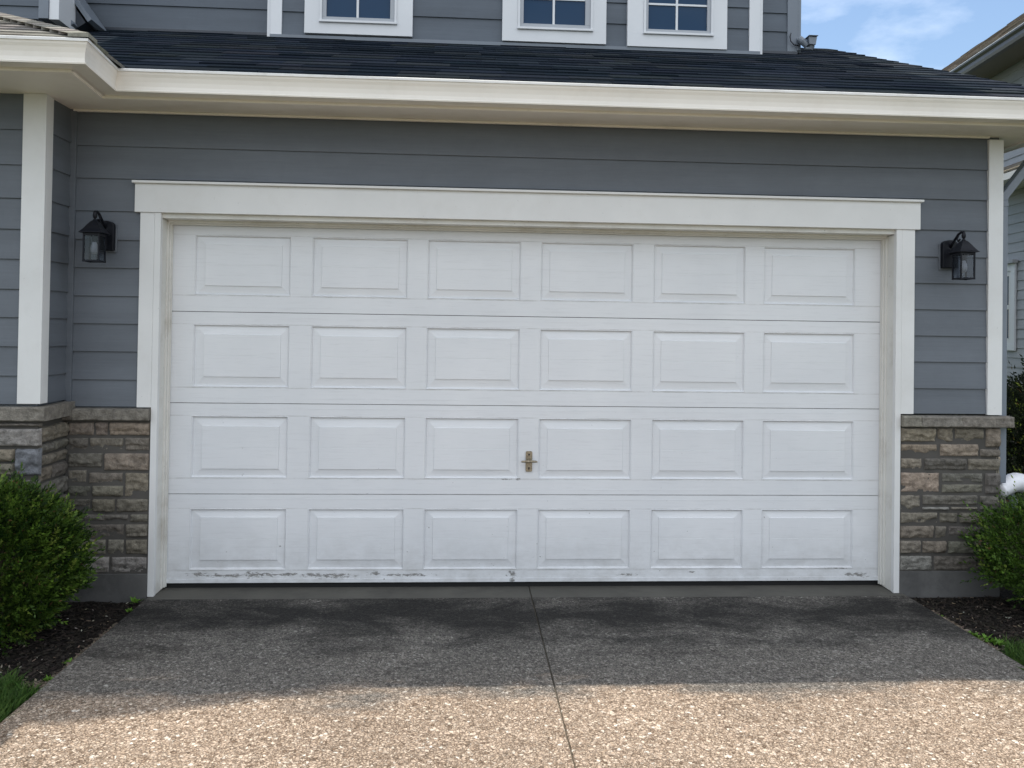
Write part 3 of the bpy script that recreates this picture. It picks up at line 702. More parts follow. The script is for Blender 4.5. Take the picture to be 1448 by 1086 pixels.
# flashing strip at the foot of the upper wall
mb = MB(); mb.box(bl, br, BY-.035, BY+.01, plane_z(BY-.04)+.004, plane_z(BY)+.022); mb.build('flashing', M_greyblue, house, .002)
mb = MB(); mb.box(-4.4, bl-.03, BKY-.03, BKY+.01, plane_z(BKY-.04)+.004, plane_z(BKY)+.018); mb.build('flashing', M_navy, house, .002); mb = MB(); mb.box(br+.03, rxu, BKY-.03, BKY+.01, plane_z(BKY-.04)+.004, plane_z(BKY)+.018); mb.build('flashing', M_navy, house, .002)
# windows
YW = BY-.046
def window(px0, px1, pyb, fx0, fx1, fyb, gx0, gx1, gyb, mx_, first):
    w_ = empty('window', (0, 0, 0)); w_.parent = house; w_.location = (0, -3, 0)
    A = at(px0, pyb[0], YW); B2 = at(px1, pyb[1], YW); x0, x1 = A.x, B2.x; zb = (A.z+B2.z)/2
    F0 = at(fx0, fyb, YW); F1 = at(fx1, fyb, YW); G0 = at(gx0, gyb, YW+.02); G1 = at(gx1, gyb, YW+.02)
    fz = F0.z-.008; gz = G0.z-.006; zt = gz+1.25
    mb = MB(); mb.box(x0, F0.x, YW, BY+.003, fz, zt+.17); mb.box(F1.x, x1, YW, BY+.003, fz, zt+.17); mb.box(x0, x1, YW-.0015, BY+.003, zb, fz); mb.build('casing', M_win, w_, .0015)
    i = .018
    mb = MB(); mb.box(F0.x, F0.x+i, YW-.012, BY, fz+i, zt+.03); mb.box(F1.x-i, F1.x, YW-.012, BY, fz+i, zt+.03); mb.box(F0.x-.004, F1.x+.004, YW-.020, BY, fz+.001, fz+i); mb.build('frame', M_win, w_, .002)
    mb = MB(); mb.box(F0.x+i, G0.x, YW+.0, BY, gz, zt+.02); mb.box(G1.x, F1.x-i, YW+.0, BY, gz, zt+.02); mb.box(F0.x+i, F1.x-i, YW-.001, BY, fz+i, gz); mb.build('sash', M_greyvinyl, w_, .002)
    mb = MB(); mb.box(G0.x, G1.x, YW+.018, YW+.022, gz, zt); mb.build('pane', M_pane, w_)
    M2 = at(mx_, 10, YW+.015).x; mb = MB(); mb.box(M2-.009, M2+.009, YW+.008, YW+.0175, gz, zt)
    for k in range(1, 6): mb.box(G0.x, G1.x, YW+.0085, YW+.0175, gz+k*.208-.008, gz+k*.208+.008)
    mb.build('muntins', M_win, w_, .001)
window(430, 583, (46, 52), 452, 561, 30, 462, 552, 23.5, 506, True)
window(710, 857, (57, 63), 732, 838, 40, 740, 827, 33, 783, False)
window(887, 1028, (65, 70), 910, 1008, 47, 916, 999, 41, 957, False)
# side rake of the entrance gable running down onto the roof
def beam(mb, p, q, w_, h_, dy):
    p, q = Vector(p), Vector(q); d = (q-p).normalized(); n = d.cross(Vector((0, 1, 0))).normalized()
    vs = []
    for b_ in (p, q):
        for a, c in ((0, 0), (1, 0), (1, 1), (0, 1)): vs.append(b_+n*(w_*a)+Vector((0, dy*c, 0)))
    mb.add(vs, [(0, 1, 2, 3), (7, 6, 5, 4), (0, 4, 5, 1), (1, 5, 6, 2), (2, 6, 7, 3), (3, 7, 4, 0)])
yb = 1.22
p = at(124, 31, yb); q = at(60, -60, yb)
mb = MB(); beam(mb, p, q, -.035, 0, .3); mb.build('gable_rake', M_greyblue, house, .002)
mb = MB(); beam(mb, at(121, 32, yb+.02), at(57, -59, yb+.02), .10, 0, .5); mb.build('gable_rake', M_navy, house, .002)
mb = MB(); beam(mb, at(104, 33, yb-.05), at(40, -58, yb-.05), .09, 0, .3); mb.build('gable_rake', M_greyblue, house, .004)
ly = 1.0
A = at(0, 27, ly); B2 = at(56, 27, ly); C2 = at(70, 28, ly); D2 = at(84, 29, ly)
lap_siding('entry_siding', M_siding_up, house, (-4.7, ly), (B2.x, ly), [A.z+1.2, A.z+.99, A.z+.72, at(30, 9, ly).z, at(30, 27, ly).z], (0, -1))
mb = MB(); mb.box(B2.x, C2.x, ly-.02, ly+.3, B2.z, B2.z+1.2); mb.build('corner_board', M_greyblue, house, .002)
mb = MB(); mb.box(C2.x+.001, D2.x, ly-.01, ly+.25, C2.z, C2.z+1.2); mb.build('corner_board', M_win, house, .002)

# ---- downspout on the right side wall and its white extension
mb = MB(); px0, px1, py0, py1 = 3.028, 3.076, .024, .088
mb.box(px0, px1, py0, py1, .70, 2.545); mb.box(px0-.002, px1+.002, py0-.002, py1+.002, 2.50, 2.535)
sec = [(0, 2.545), (.006, 2.58), (.03, 2.61), (.12, 2.725), (.20, 2.83), (.265, 2.91), (.275, 2.935), (.276, 2.96)]
for (a, za), (b_, zb) in zip(sec, sec[1:]):
    th = .075; da = .0
    vs = [(px0+a, py0, za), (px1+a, py0, za-.02*(a > 0)), (px1+a, py1, za-.02*(a > 0)), (px0+a, py1, za), (px0+b_, py0, zb), (px1+b_, py0, zb-.02*(b_ > 0)), (px1+b_, py1, zb-.02*(b_ > 0)), (px0+b_, py1, zb)]
    mb.add(vs, [(0, 1, 5, 4), (1, 2, 6, 5), (2, 3, 7, 6), (3, 0, 4, 7)])
ds = mb.build('downspout', M_greyblue, house, .004)
mb = MB(); mb.box(px0+.003, px1-.003, py0+.003, py1-.003, .0, .60); mb.build('downspout_boot', M_stone if False else M_mortar, house, .003)
# corrugated white elbow
pts = []; rr = []
for k in range(45):
    t_ = k/44; pts.append((3.055+.50*t_, .06+.26*t_, .640+.050*math.sin(min(1, t_*2.2)*math.pi*.5)-.16*max(0, t_-.30)**1.2)); rr.append(.042+.014*min(1, t_*3)+(.008 if k % 2 else 0))
mb = MB(); mb.tube(pts, rr, 18); mb.build('downspout_extension', M_whiteplastic, house, smooth=True)
mb = MB(); mb.tube([(3.20, .17, .60), (3.215, .165, .55), (3.22, .165, .50)], [.030, .032, .034], 14); mb.build('downspout_clamp', M_greyblue, house)

# ================================================================ lanterns
lant_group = 'coach lanterns either side of the garage door'
def make_lantern():
    r_ = empty('wall_lantern')
    def bar(mb, x0, x1, y0, y1, z0, z1): mb.box(x0, x1, y0, y1, z0, z1)
    # local: wall at y=0, outward -y, z=0 at lantern body bottom
    mb = MB(); pts = [(-.052, .082), (.052, .082), (.052, .235)]+[(.052*math.cos(a), .235+.028*math.sin(a)) for a in [math.pi*k/10 for k in range(1, 10)]]+[(-.052, .235)]
    prism(mb, pts, -.034, -.003); mb.build('back_plate', M_black, r_, .005)
    mb = MB(); prism(mb, [(-.060, .072), (.060, .072), (.060, .24), (-.060, .24)], -.0035, .004); mb.build('mounting_block', M_siding, r_, .002)
    cy_ = -.168; s = .043
    mb = MB()
    arc = [(0, -.03, .215), (0, -.05, .235), (0, -.08, .262), (0, -.115, .290), (0, -.145, .300), (0, -.162, .292), (0, -.171, .272), (0, -.168, .258)]
    mb.tube(arc, [.009, .009, .008, .008, .008, .008, .008, .009], 10)
    mb.tube([(0, -.03, .175), (0, -.055, .165), (0, -.075, .185), (0, -.062, .205), (0, -.045, .198)], .006, 8)
    mb.tube([(0, -.115, .285), (0, -.098, .262), (0, -.112, .245), (0, -.13, .256)], .006, 8)
    mb.build('scroll_arm', M_black, r_, smooth=True)
    mb = MB(); mb.lathe([(.003, .241), (.010, .243), (.013, .245), (.008, .252), (.006, .256), (.011, .262), (.013, .275), (.010, .292), (.004, .303), (.001, .305)], (0, cy_, 0), 14); mb.build('finial', M_black, r_, smooth=True)
    # flared square roof
    mb = MB(); prof = [(.064, .168), (.064, .172), (.056, .180), (.045, .196), (.033, .216), (.018, .238), (.009, .246)]
    vs = []
    for a, z in prof: vs += [(-a, cy_-a, z), (a, cy_-a, z), (a, cy_+a, z), (-a, cy_+a, z)]
    fs = [(0, 1, 2, 3)]
    for i in range(len(prof)-1):
        for k in range(4): fs.append((i*4+k, i*4+(k+1) % 4, (i+1)*4+(k+1) % 4, (i+1)*4+k))
    fs.append(tuple((len(prof)-1)*4+k for k in range(4))); mb.add(vs, fs); mb.build('lantern_roof', M_black, r_, .0015)
    mb = MB(); t_ = .0042
    for sx in (-1, 1):
        for sy in (-1, 1): mb.box(sx*s-t_, sx*s+t_, cy_+sy*s-t_, cy_+sy*s+t_, .004, .167)
    for z0, z1 in ((0, .010), (.152, .166)):
        for sy in (-1, 1): mb.box(-s+t_, s-t_, cy_+sy*s-t_*.9, cy_+sy*s+t_*.9, z0, z1)
        for sx in (-1, 1): mb.box(sx*s-t_*.9, sx*s+t_*.9, cy_-s+t_, cy_+s-t_, z0, z1)
    for sx in (-1, 1):
        for sy in (-1, 1): mb.box(sx*s-t_*1.1, sx*s+t_*1.1, cy_+sy*s-t_*1.1, cy_+sy*s+t_*1.1, -.001, .010)
    mb.build('cage', M_black, r_, .0008)
    for k in range(4):
        mb = MB(); e = s-.0045
        if k < 2: sy = (-1, 1)[k]; mb.box(-e, e, cy_+sy*(s-.001)-.0006, cy_+sy*(s-.001)+.0006, .011, .151)
        else: sx = (-1, 1)[k-2]; mb.box(sx*(s-.001)-.0006, sx*(s-.001)+.0006, cy_-e, cy_+e, .011, .151)
        mb.build('glass_pane', M_glass, r_)
    mb = MB(); mb.lathe([(.014, .0), (.014, .04)], (0, cy_, .118), 12); mb.build('socket', M_black, r_)
    mb = MB(); mb.lathe([(.013, .118), (.014, .108), (.019, .096), (.022, .078), (.021, .062), (.014, .048), (.003, .042)], (0, cy_, 0), 16); mb.build('bulb', M_bulb, r_, smooth=True)
    return r_
def copy_tree(o, parent=None):
    c = o.copy(); COL.objects.link(c)
    if parent: c.parent = parent
    for ch in [x for x in bpy.data.objects if x.parent == o]: copy_tree(ch, c)
    return c
lan = make_lantern(); tag(lan, 'black coach lantern on grey siding left of the garage door, by the inside corner', 'wall lantern', lant_group)
lan2 = copy_tree(lan); tag(lan2, 'black coach lantern on grey siding right of the garage door, beside the white corner board', 'wall lantern', lant_group)
pL = at(151, 328, .0); pR = at(1341, 357, .0)
lan.location = (pL.x, .007, 2.012); lan2.location = (pR.x, .007, 2.006)

# flood light on the upper corner
fl = empty('flood_light', tuple(at(1130, 62, BKY-.03))); tag(fl, 'small grey twin head flood light at the foot of the upper wall corner', 'flood light')
S_ = 6.7/1149
mb = MB(); mb.box(-.02, .015, .0, .02, -.055, .05); mb.build('mount_plate', M_greyblue, fl, .003)
mb = MB(); mb.tube([(-.075+.0, -.012, .085), (-.084, -.014, .05), (-.078, -.014, .015), (-.05, -.014, -.015), (-.01, -.012, -.02)], .004, 6); mb.build('cable', M_black, fl, smooth=True)
mb = MB(); mb.tube([(-.015, -.03, .03), (.01, -.045, .005), (.045, -.05, -.035)], [.030, .030, .022], 12); mb.tube([(.03, -.05, -.055), (.075, -.05, -.055)], .014, 8); mb.build('sensor_head', M_greyblue, fl, .002)
mb = MB(); mb.add([(.045, -.09, .035), (.115, -.09, .030), (.105, -.09, -.035), (.050, -.09, -.030), (.060, -.0, .030), (.110, 0, .027), (.10, 0, -.035), (.062, 0, -.03)], [(0, 1, 2, 3), (7, 6, 5, 4), (0, 4, 5, 1), (1, 5, 6, 2), (2, 6, 7, 3), (3, 7, 4, 0)]); mb.box(.040, .120, -.105, .0, .0355, .041)
mb.tube([(.085, -.045, -.03), (.075, -.045, -.065)], [.03, .018], 10); mb.build('lamp_head', M_greyblue, fl, .003)

# ================================================================ ground
mb = MB(); n = 60
mb.add([(-400, -400, -.05), (400, -400, -.05), (400, 400, -.05), (-400, 400, -.05)], [(0, 1, 2, 3)])
g = mb.build('ground', M_lawn); tag(g, kind='structure')
JX = -.015
def slab(name, x0, x1, y0, y1, zt, mat, bevel=.006):
    mb = MB(); mb.box(x0, x1, y0, y1, zt-.12, zt); o = mb.build(name, mat, None, bevel); tag(o, kind='structure'); return o
YT = -.045
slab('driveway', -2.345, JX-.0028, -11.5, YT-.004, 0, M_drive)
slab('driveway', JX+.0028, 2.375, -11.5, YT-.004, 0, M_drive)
slab('driveway_threshold', -2.345, JX-.003, YT, .6, -.001, M_apron, .003); slab('driveway_threshold', JX+.003, 2.375, YT, .6, -.001, M_apron, .003)
mb = MB(); mb.box(-2.3, 2.3, -11.4, .55, -.10, -.012); o = mb.build('driveway_joint', M_joint); tag(o, kind='structure')
mb = MB(); mb.box(-60, 60, -19, -11.55, -.12, -.02); o = mb.build('road', M_apron); tag(o, kind='structure')
# mulch beds: uneven sheets
def bed(name, x0, x1, y0, y1, yfun=None):
    nx, ny = int((x1-x0)/.03), int((y1-y0)/.03); vs = []; fs = []
    for j in range(ny+1):
        for i in range(nx+1):
            x = x0+(x1-x0)*i/nx; y = y0+(y1-y0)*j/ny
            z = -.028+noise.fractal(Vector((x*5, y*5, 0)), 1, 2, 4)*.010
            vs.append((x, y, z))
    for j in range(ny):
        for i in range(nx): a = j*(nx+1)+i; fs.append((a, a+1, a+nx+2, a+nx+1))
    mb = MB(); mb.add(vs, fs); o = mb.build(name, M_mulch, None, smooth=True); tag(o, kind='structure'); return o
bed('mulch_bed', -4.8, -2.347, -1.22, .0)
bed('mulch_bed', 2.377, 4.6, -.90, .0); bed('mulch_bed', 3.02, 4.6, .0, 3.0)
# bark chips lying on the beds
def chips(name, n, regs, cols, size):
    mb = MB()
    for _ in range(n):
        x0, x1, y0, y1, z = random.choice(regs); x = random.uniform(x0, x1); y = random.uniform(y0, y1)
        Lc = random.uniform(*size); Wc = Lc*random.uniform(.12, .4); a = random.uniform(0, 6.28); tl = random.uniform(-.5, .5)
        d = Vector((math.cos(a), math.sin(a), tl)).normalized(); s = Vector((-math.sin(a), math.cos(a), random.uniform(-.4, .4)))
        c = Vector((x, y, z+noise.fractal(Vector((x*5, y*5, 0)), 1, 2, 4)*.010+.005)); up = Vector((0, 0, .002))
        b_ = d*Lc*.15*random.uniform(-1, 1)
        v = [c-d*Lc/2, c+s*Wc/2+b_, c+d*Lc/2, c-s*Wc/2+b_]
        mb.add([p+up for p in v]+[p-up for p in v], [(0, 1, 2, 3), (4, 7, 6, 5), (0, 4, 5, 1), (1, 5, 6, 2), (2, 6, 7, 3), (3, 7, 4, 0)], jit(random.choice(cols), .3))
    return mb.build(name, M_chip, None, fixn=False)
RG = [(-3.3, -2.35, -1.18, -.03, -.026), (2.38, 3.4, -.88, -.03, -.026)]
o = chips('bark_mulch', 5200, RG, [(.020, .016, .013), (.032, .025, .020), (.014, .012, .010), (.045, .036, .028)], (.012, .045)); tag(o, 'dark shredded bark mulch covering the planting beds', 'mulch', kind='stuff')
o = chips('dry_litter', 330, RG, [(.26, .20, .14), (.34, .29, .22), (.18, .13, .09), (.4, .37, .32)], (.008, .026)); tag(o, 'pale dry leaf and twig litter scattered over the dark mulch', 'leaf litter', kind='stuff')
o = chips('dead_thatch', 900, [(-3.0, -2.35, -1.22, -1.13, -.022), (2.38, 3.2, -.93, -.86, -.022), (2.378, 2.40, -.9, -.3, -.02), (-2.365, -2.348, -1.2, -.4, -.02)], [(.14, .11, .085), (.19, .15, .115), (.10, .08, .06)], (.015, .05)); tag(o, 'brown dead grass thatch along the lawn and driveway edge', 'thatch', kind='stuff')

# grass
def blades(name, n, regfn, hgt, cols, spread=.5):
    V = np.zeros((n*5, 3), np.float32); Cc = np.zeros((n, 3), np.float32)
    for i in range(n):
        x, y, hs = regfn(); h_ = random.uniform(*hgt)*hs; a = random.uniform(0, 6.28); wv = random.uniform(.0012, .0026)
        d = Vector((math.cos(a), math.sin(a), 0)); lean = Vector((random.gauss(0, spread), random.gauss(0, spread), 0))*h_
        b0 = Vector((x, y, -.035)); mid = b0+Vector((0, 0, h_*.6))+lean*.35; tip = b0+Vector((0, 0, h_))+lean
        V[i*5:(i+1)*5] = [b0-d*wv, b0+d*wv, mid+d*wv*.8, tip, mid-d*wv*.8]; Cc[i] = jit(random.choice(cols), .25)
    me = bpy.data.meshes.new(name); idx = np.arange(n*5).reshape(n, 5)
    me.from_pydata(V.tolist(), [], idx.tolist()); at_ = me.color_attributes.new('tint', 'FLOAT_COLOR', 'CORNER')
    arr = np.ones((n*5, 4), np.float32); arr[:, :3] = np.repeat(Cc, 5, 0); at_.data.foreach_set('color', arr.ravel())
    me.materials.append(M_grass); o = bpy.data.objects.new(name, me); COL.objects.link(o); return o
GC = [(.045, .10, .018), (.06, .13, .022), (.035, .075, .015), (.085, .15, .03)]
def regL():
    while True:
        x = random.uniform(-3.3, -2.36); y = random.uniform(-2.3, -1.14)
        ed = -1.17+.03*math.sin(x*19)+.02*math.sin(x*47)
        if x > -2.50: ed -= (x+2.50)*.7
        if y < ed: return x, y, 1
o = blades('grass', 26000, regL, (.04, .085), GC); tag(o, 'tufted green lawn grass left of the driveway', 'grass', kind='stuff')
def regR():
    while True:
        x = random.uniform(2.39, 3.4); y = random.uniform(-2.2, -.82)
        ed = -.86+.03*math.sin(x*21)+.02*math.sin(x*43)
        if x < 2.48: ed -= (2.48-x)*1.2
        if y < ed: return x, y, 1
o = blades('grass', 26000, regR, (.04, .085), GC); tag(o, 'tufted green lawn grass right of the driveway', 'grass', kind='stuff')

# weeds: small rosettes at the driveway edge
def leafs_mesh(name, P_, Dr, Up, Ln, Wd, C_, parent=None, mat=None):
    """kite leaves: P base, Dr direction, Up normal-ish"""
    n = len(P_); Sd = np.cross(Dr, Up); Sd /= np.linalg.norm(Sd, axis=1, keepdims=True)+1e-9; Nn = np.cross(Sd, Dr)
    V = np.stack([P_, P_+Dr*(Ln*.45)[:, None]+Sd*(Wd*.5)[:, None]+Nn*(Wd*.12)[:, None], P_+Dr*Ln[:, None]-Nn*(Ln*.06)[:, None], P_+Dr*(Ln*.45)[:, None]-Sd*(Wd*.5)[:, None]+Nn*(Wd*.12)[:, None]], 1).reshape(-1, 3)
    me = bpy.data.meshes.new(name); me.vertices.add(n*4); me.vertices.foreach_set('co', V.astype(np.float32).ravel())
    me.loops.add(n*4); me.loops.foreach_set('vertex_index', np.arange(n*4, dtype=np.int32)); me.polygons.add(n)
    me.polygons.foreach_set('loop_start', np.arange(0, n*4, 4, dtype=np.int32)); me.polygons.foreach_set('loop_total', np.full(n, 4, np.int32))
    me.update(calc_edges=True)
    at_ = me.color_attributes.new('tint', 'FLOAT_COLOR', 'CORNER'); arr = np.ones((n*4, 4), np.float32); arr[:, :3] = np.repeat(C_, 4, 0); at_.data.foreach_set('color', arr.ravel())
    me.materials.append(mat or M_leaf); me.validate()
    o = bpy.data.objects.new(name, me); COL.objects.link(o)
    if parent: o.parent = parent
    return o
WD_ = [(2.385, -.40, .035), (2.40, -.66, .03), (2.41, -.70, .04), (2.43, -.76, .05), (-2.37, -.93, .04), (-2.37, -1.13, .03), (-2.375, -.20, .03), (-2.40, -.04, .05), (2.45, -.80, .05)]
lbl = ['tiny green weed sprouting at the right driveway edge near the stone wall', 'small low green weed midway along the right driveway edge', 'small green weed clump beside another midway on the right edge', 'leafy weed near the right lawn edge, between mulch and driveway', 'green weed sprouting beside the left driveway edge just above the lawn', 'tiny weed where left lawn meets the driveway edge', 'tiny weed at left driveway edge near the stone wall', 'small weed at the foot of the left concrete foundation', 'broad weed touching the right lawn corner']
for (x, y, r_), lb in zip(WD_, lbl):
    n = 26; a = rng.uniform(0, 6.28, n); el = rng.uniform(.15, 1.1, n); D3 = np.stack([np.cos(a)*np.cos(el), np.sin(a)*np.cos(el), np.sin(el)], 1)
    Pp = np.zeros((n, 3))+rng.normal(0, r_*.25, (n, 3))*[1, 1, .1]; Cc = np.array([.12, .24, .03])*rng.uniform(.7, 1.3, (n, 1))
    o = leafs_mesh('weed', Pp, D3, np.tile([0, 0, 1.], (n, 1)), rng.uniform(.5, 1, n)*r_, rng.uniform(.25, .4, n)*r_, Cc); o.location = (x, y, -.02); tag(o, lb, 'weed', 'weeds along the driveway edges')

# ================================================================ shrubs
def shrub(name, label, c, rx, ry, rz, zc, nspr, leaf, cols, lump=.12, group=None, nl=11, upb=.5, shoot=.09, seed=1, base=True):
    rg = np.random.default_rng(seed)
    root = empty(name, c); tag(root, label, 'shrub', group)
    d = rg.normal(size=(nspr, 3)); d /= np.linalg.norm(d, axis=1, keepdims=True)
    rad = np.where(rg.random(nspr) < .72, rg.uniform(.82, 1.0, nspr), rg.uniform(.35, .85, nspr))
    lum = np.array([noise.fractal(Vector(tuple(x*2.3))+Vector((seed*3.1, 0, 0)), 1, 2, 3) for x in d])
    fine_ = np.array([noise.noise(Vector(tuple(x*7))+Vector((seed*5.1, 0, 0))) for x in d])
    rad = rad*(1+lump*lum*1.3+.07*fine_)
    P0 = d*rad[:, None]*[rx, ry, rz]; P0[:, 2] += zc
    keep = P0[:, 2] > .02; P0, d, fine_ = P0[keep], d[keep], fine_[keep]; nspr = len(P0)
    ax = d*[1, 1, .6]+np.array([0, 0, upb])+rg.normal(0, .28, (nspr, 3)); ax /= np.linalg.norm(ax, axis=1, keepdims=True)
    L_ = rg.uniform(.5, 1.25, nspr)*shoot*np.where(rg.random(nspr) < .09, 1.9, 1)
    t_ = np.linspace(.12, 1, nl); PP = (P0[:, None, :]+ax[:, None, :]*(L_[:, None]*t_[None, :])[:, :, None]).reshape(-1, 3)
    AX = np.repeat(ax, nl, 0); m_ = len(PP)
    rnd = rg.normal(size=(m_, 3)); sd_ = np.cross(AX, rnd); sd_ /= np.linalg.norm(sd_, axis=1, keepdims=True)
    tt = np.tile(t_, nspr); DD = AX*(.45+.6*tt[:, None])+sd_*(1.0-.55*tt[:, None]); DD /= np.linalg.norm(DD, axis=1, keepdims=True)
    Ln = leaf[0]*rg.uniform(.6, 1.2, m_); Wd = leaf[1]*rg.uniform(.7, 1.2, m_)
    ca, cb = np.array(cols[0]), np.array(cols[1]); mixv = np.clip(rg.normal(.35, .28, nspr)+fine_*.3, 0, 1); mixv = np.repeat(mixv, nl)*(.6+.5*tt)
    Cc = ca*(1-mixv[:, None])+cb*mixv[:, None]; Cc = np.clip(Cc*rg.uniform(.75, 1.25, (m_, 1)), 0, 1)
    yl = np.repeat(rg.random(nspr) < .05, nl); Cc[yl] = np.array([.20, .27, .05])*rg.uniform(.8, 1.2, (int(yl.sum()), 1)); br_ = rg.random(m_) < .012; Cc[br_] = np.array([.16, .10, .045])
    leafs_mesh('foliage', PP, DD, np.cross(sd_, AX)+AX*.1, Ln, Wd, Cc, root)
    mb = MB()
    for k in range(22):
        a = rg.uniform(0, 6.28); q = rg.uniform(.3, .85); e = Vector((math.cos(a)*rx*q, math.sin(a)*ry*q, zc+rz*rg.uniform(0, .7)))
        b0 = Vector((rg.normal(0, .03), rg.normal(0, .03), -.03)); mb.tube([b0, b0*.5+e*.5+Vector((0, 0, .05)), e], [.010, .006, .003], 5)
    mb.build('stem', M_bark, root)
    return root
shrub('round_shrub', 'large rounded dark green shrub in the mulch left of the driveway', (-2.95, -.66, 0), .475, .42, .41, .38, 6000, (.025, .0105), [(.010, .030, .005), (.12, .21, .028)], .10, seed=3, nl=11, shoot=.075)
shrub('leafy_shrub', 'smaller loose light green shrub in front of the right stone wall', (3.17, -.30, 0), .39, .36, .29, .32, 2700, (.026, .0125), [(.020, .048, .008), (.12, .22, .03)], .22, seed=8, nl=9, shoot=.10)
# dark hedge between the houses
shrub('tall_hedge', 'tall near black hedge between the two houses behind the downspout', (6.3, 3.7, -.1), .95, 1.2, .95, .32, 9000, (.055, .022), [(.008, .012, .008), (.03, .045, .02)], .25, seed=5, nl=6, shoot=.16)

# ================================================================ neighbour's house
nb = empty('neighbour_house', (7.3, 6, 0)); tag(nb, 'pale grey sided neighbouring house with brown shingle roof at the right edge', 'house')
nd = Vector((.12, .99, 0)).normalized(); nn_ = Vector((-nd.y, nd.x, 0)) # outward (towards -X)
def NP(s, o, z): return nd*s+nn_*o+Vector((0, 0, z))    # relative to nb origin
def nlap(name, zs, s0, s1, mat):
    mb = MB()
    for i in range(len(zs)-1):
        zt, zb = zs[i], zs[i+1]; prof = [(0, zt+.01), (.004, zt+.01), (.016, zb), (0, zb-.001)]
        vs = [NP(s, o, z) for s in (s0, s1) for o, z in prof]; mb.add(vs, [(0, 1, 5, 4), (1, 2, 6, 5), (2, 3, 7, 6), (3, 0, 4, 7)])
    return mb.build(name, mat, nb)
zs = [5.55]
while zs[-1] > .9: zs.append(zs[-1]-.135)
nlap('wall_siding', zs, -5.2, 16, M_nsiding)
def nbox(mb, s0, s1, o0, o1, z0, z1, col=None):
    vs = [NP(s, o, z) for z in (z0, z1) for s, o in ((s0, o0), (s1, o0), (s1, o1), (s0, o1))]
    mb.add(vs, [(0, 3, 2, 1), (4, 5, 6, 7), (0, 1, 5, 4), (1, 2, 6, 5), (2, 3, 7, 6), (3, 0, 4, 7)], col)
mb = MB(); nbox(mb, -5.2, 16, -8, -.001, -.3, 5.7); mb.build('wall', M_nsiding, nb)
mb = MB(); nbox(mb, -5.2, 16, 0, .03, -.3, .9); mb.build('foundation', M_found, nb)
EVZ = 5.62; OV = .45
M_nsoff = paint('brown_soffit', (.20, .175, .14), .6, .08)
M_nbrown = paint('brown_gutter', (.12, .11, .10), .4, .08)
mb = MB()
prof = [(OV, EVZ-.12), (OV+.08, EVZ-.12), (OV+.09, EVZ-.08), (OV+.085, EVZ-.03), (OV+.115, EVZ), (OV+.115, EVZ+.02), (OV+.10, EVZ+.02), (OV, EVZ+.0)]
vs = [NP(s, o, z) for s in (-5.6, 16.4) for o, z in prof]; m_ = len(prof); mb.add(vs, [(k, (k+1) % m_, m_+(k+1) % m_, m_+k) for k in range(m_)]); mb.build('gutter', M_nbrown, nb)
mb = MB(); nbox(mb, -5.6, 16.4, 0, OV, EVZ-.10, EVZ-.06); mb.build('soffit', M_nsoff, nb)
mb = MB(); nbox(mb, -5.6, 16.4, OV+.10, OV+.118, EVZ+.0205, EVZ+.032); mb.build('gutter_rim', M_gutter_rim, nb)
mb = MB(); SN = .76; cn = 1/math.sqrt(1+SN*SN)
for r_ in range(20):
    s = -5.6
    while s < 16.4:
        wd = random.uniform(.25, .6); th = random.choice([.012, .012, .024, .028]); c = jit(random.choice([(.14, .115, .085), (.18, .15, .115), (.10, .083, .066), (.21, .18, .14)]), .18)
        a0 = r_*.16+random.uniform(-.01, .01); a1 = r_*.16+.19
        U = lambda a, n_: (OV+.09-a*cn, EVZ+.025+a*cn*SN+n_)
        (o0, z0), (o1, z1) = U(a0, th), U(a1, .004); e = min(16.4, s+wd)
        p = [NP(s, o0, z0), NP(e, o0, z0), NP(e, o1, z1), NP(s, o1, z1), NP(s, o0, z0-th-.006), NP(e, o0, z0-th-.006)]
        mb.add(p, [(0, 1, 2, 3), (0, 4, 5, 1), (0, 3, 4), (1, 5, 2)], c); s += wd
mb.build('roof', M_shingle, nb)
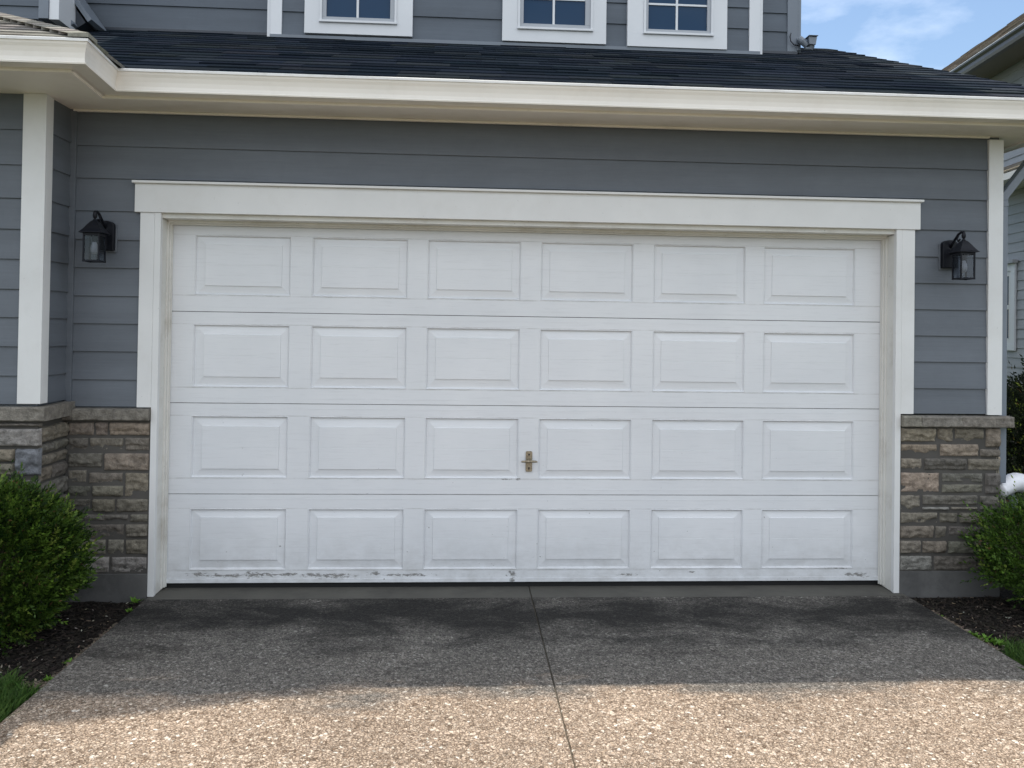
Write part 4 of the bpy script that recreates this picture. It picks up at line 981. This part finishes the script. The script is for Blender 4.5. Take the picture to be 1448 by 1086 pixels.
# window seen past the downspout and its hood, plus a low pent roof
wn = empty('window', (0, 0, 0)); wn.parent = nb
def hit(px, py):
    d = fw + cr*((px-724)/F) - cu*((py-PY)/F); o_ = Vector((7.3, 6, 0)); t = (o_-CAM).dot(nn_)/d.dot(nn_); p = CAM+d*t-o_; return p.dot(nd), p.z
s0, zt = hit(1439.5, 372); _, zb = hit(1438, 496); s1 = s0+1.1; s0, s1 = s0, s1
mb = MB(); nbox(mb, s0, s0+.10, .017, .045, zb, zt); nbox(mb, s1-.10, s1, .017, .045, zb, zt); nbox(mb, s0+.1, s1-.1, .017, .045, zb, zb+.10); nbox(mb, s0+.1, s1-.1, .017, .045, zt-.10, zt); mb.build('casing', M_win, wn, .002)
mb = MB(); nbox(mb, s0+.1, s0+.17, .017, .032, zb+.1, zt-.1); nbox(mb, s1-.17, s1-.1, .017, .032, zb+.1, zt-.1); nbox(mb, s0+.17, s1-.17, .017, .032, zb+.1, zb+.17); nbox(mb, s0+.17, s1-.17, .017, .032, (zb+zt)/2-.03, (zb+zt)/2+.03); nbox(mb, s0+.17, s1-.17, .017, .032, zt-.17, zt-.1)
mb.build('sash', M_trim, wn, .002)
mb = MB(); nbox(mb, s0+.17, s1-.17, .0165, .020, zb+.17, zt-.17); mb.build('pane', M_pane, wn)
mb = MB(); nbox(mb, s0-.03, s1+.03, .017, .09, zt, zt+.05); mb.build('head_trim', M_nsiding, wn, .003)
sp_, zp = hit(1440, 262)
mb = MB()
for r_ in range(4):
    s = sp_-3
    while s < sp_+.55:
        wd = random.uniform(.2, .4); c = jit((.27, .24, .19), .15); a = r_*.14; e = min(sp_+.55, s+wd)
        p = [NP(s, .55-a, zp+.05+a*.5+.012), NP(e, .55-a, zp+.05+a*.5+.012), NP(e, .55-a-.16, zp+.05+(a+.16)*.5+.003), NP(s, .55-a-.16, zp+.05+(a+.16)*.5+.003), NP(s, .55-a, zp+.04+a*.5), NP(e, .55-a, zp+.04+a*.5)]
        mb.add(p, [(0, 1, 2, 3), (0, 4, 5, 1)], c); s += wd
mb.build('pent_roof', M_shingle, nb)
mb = MB(); nbox(mb, sp_-3, sp_+.55, .02, .55, zp-.06, zp+.03); mb.build('pent_fascia', M_gutter, nb, .003)
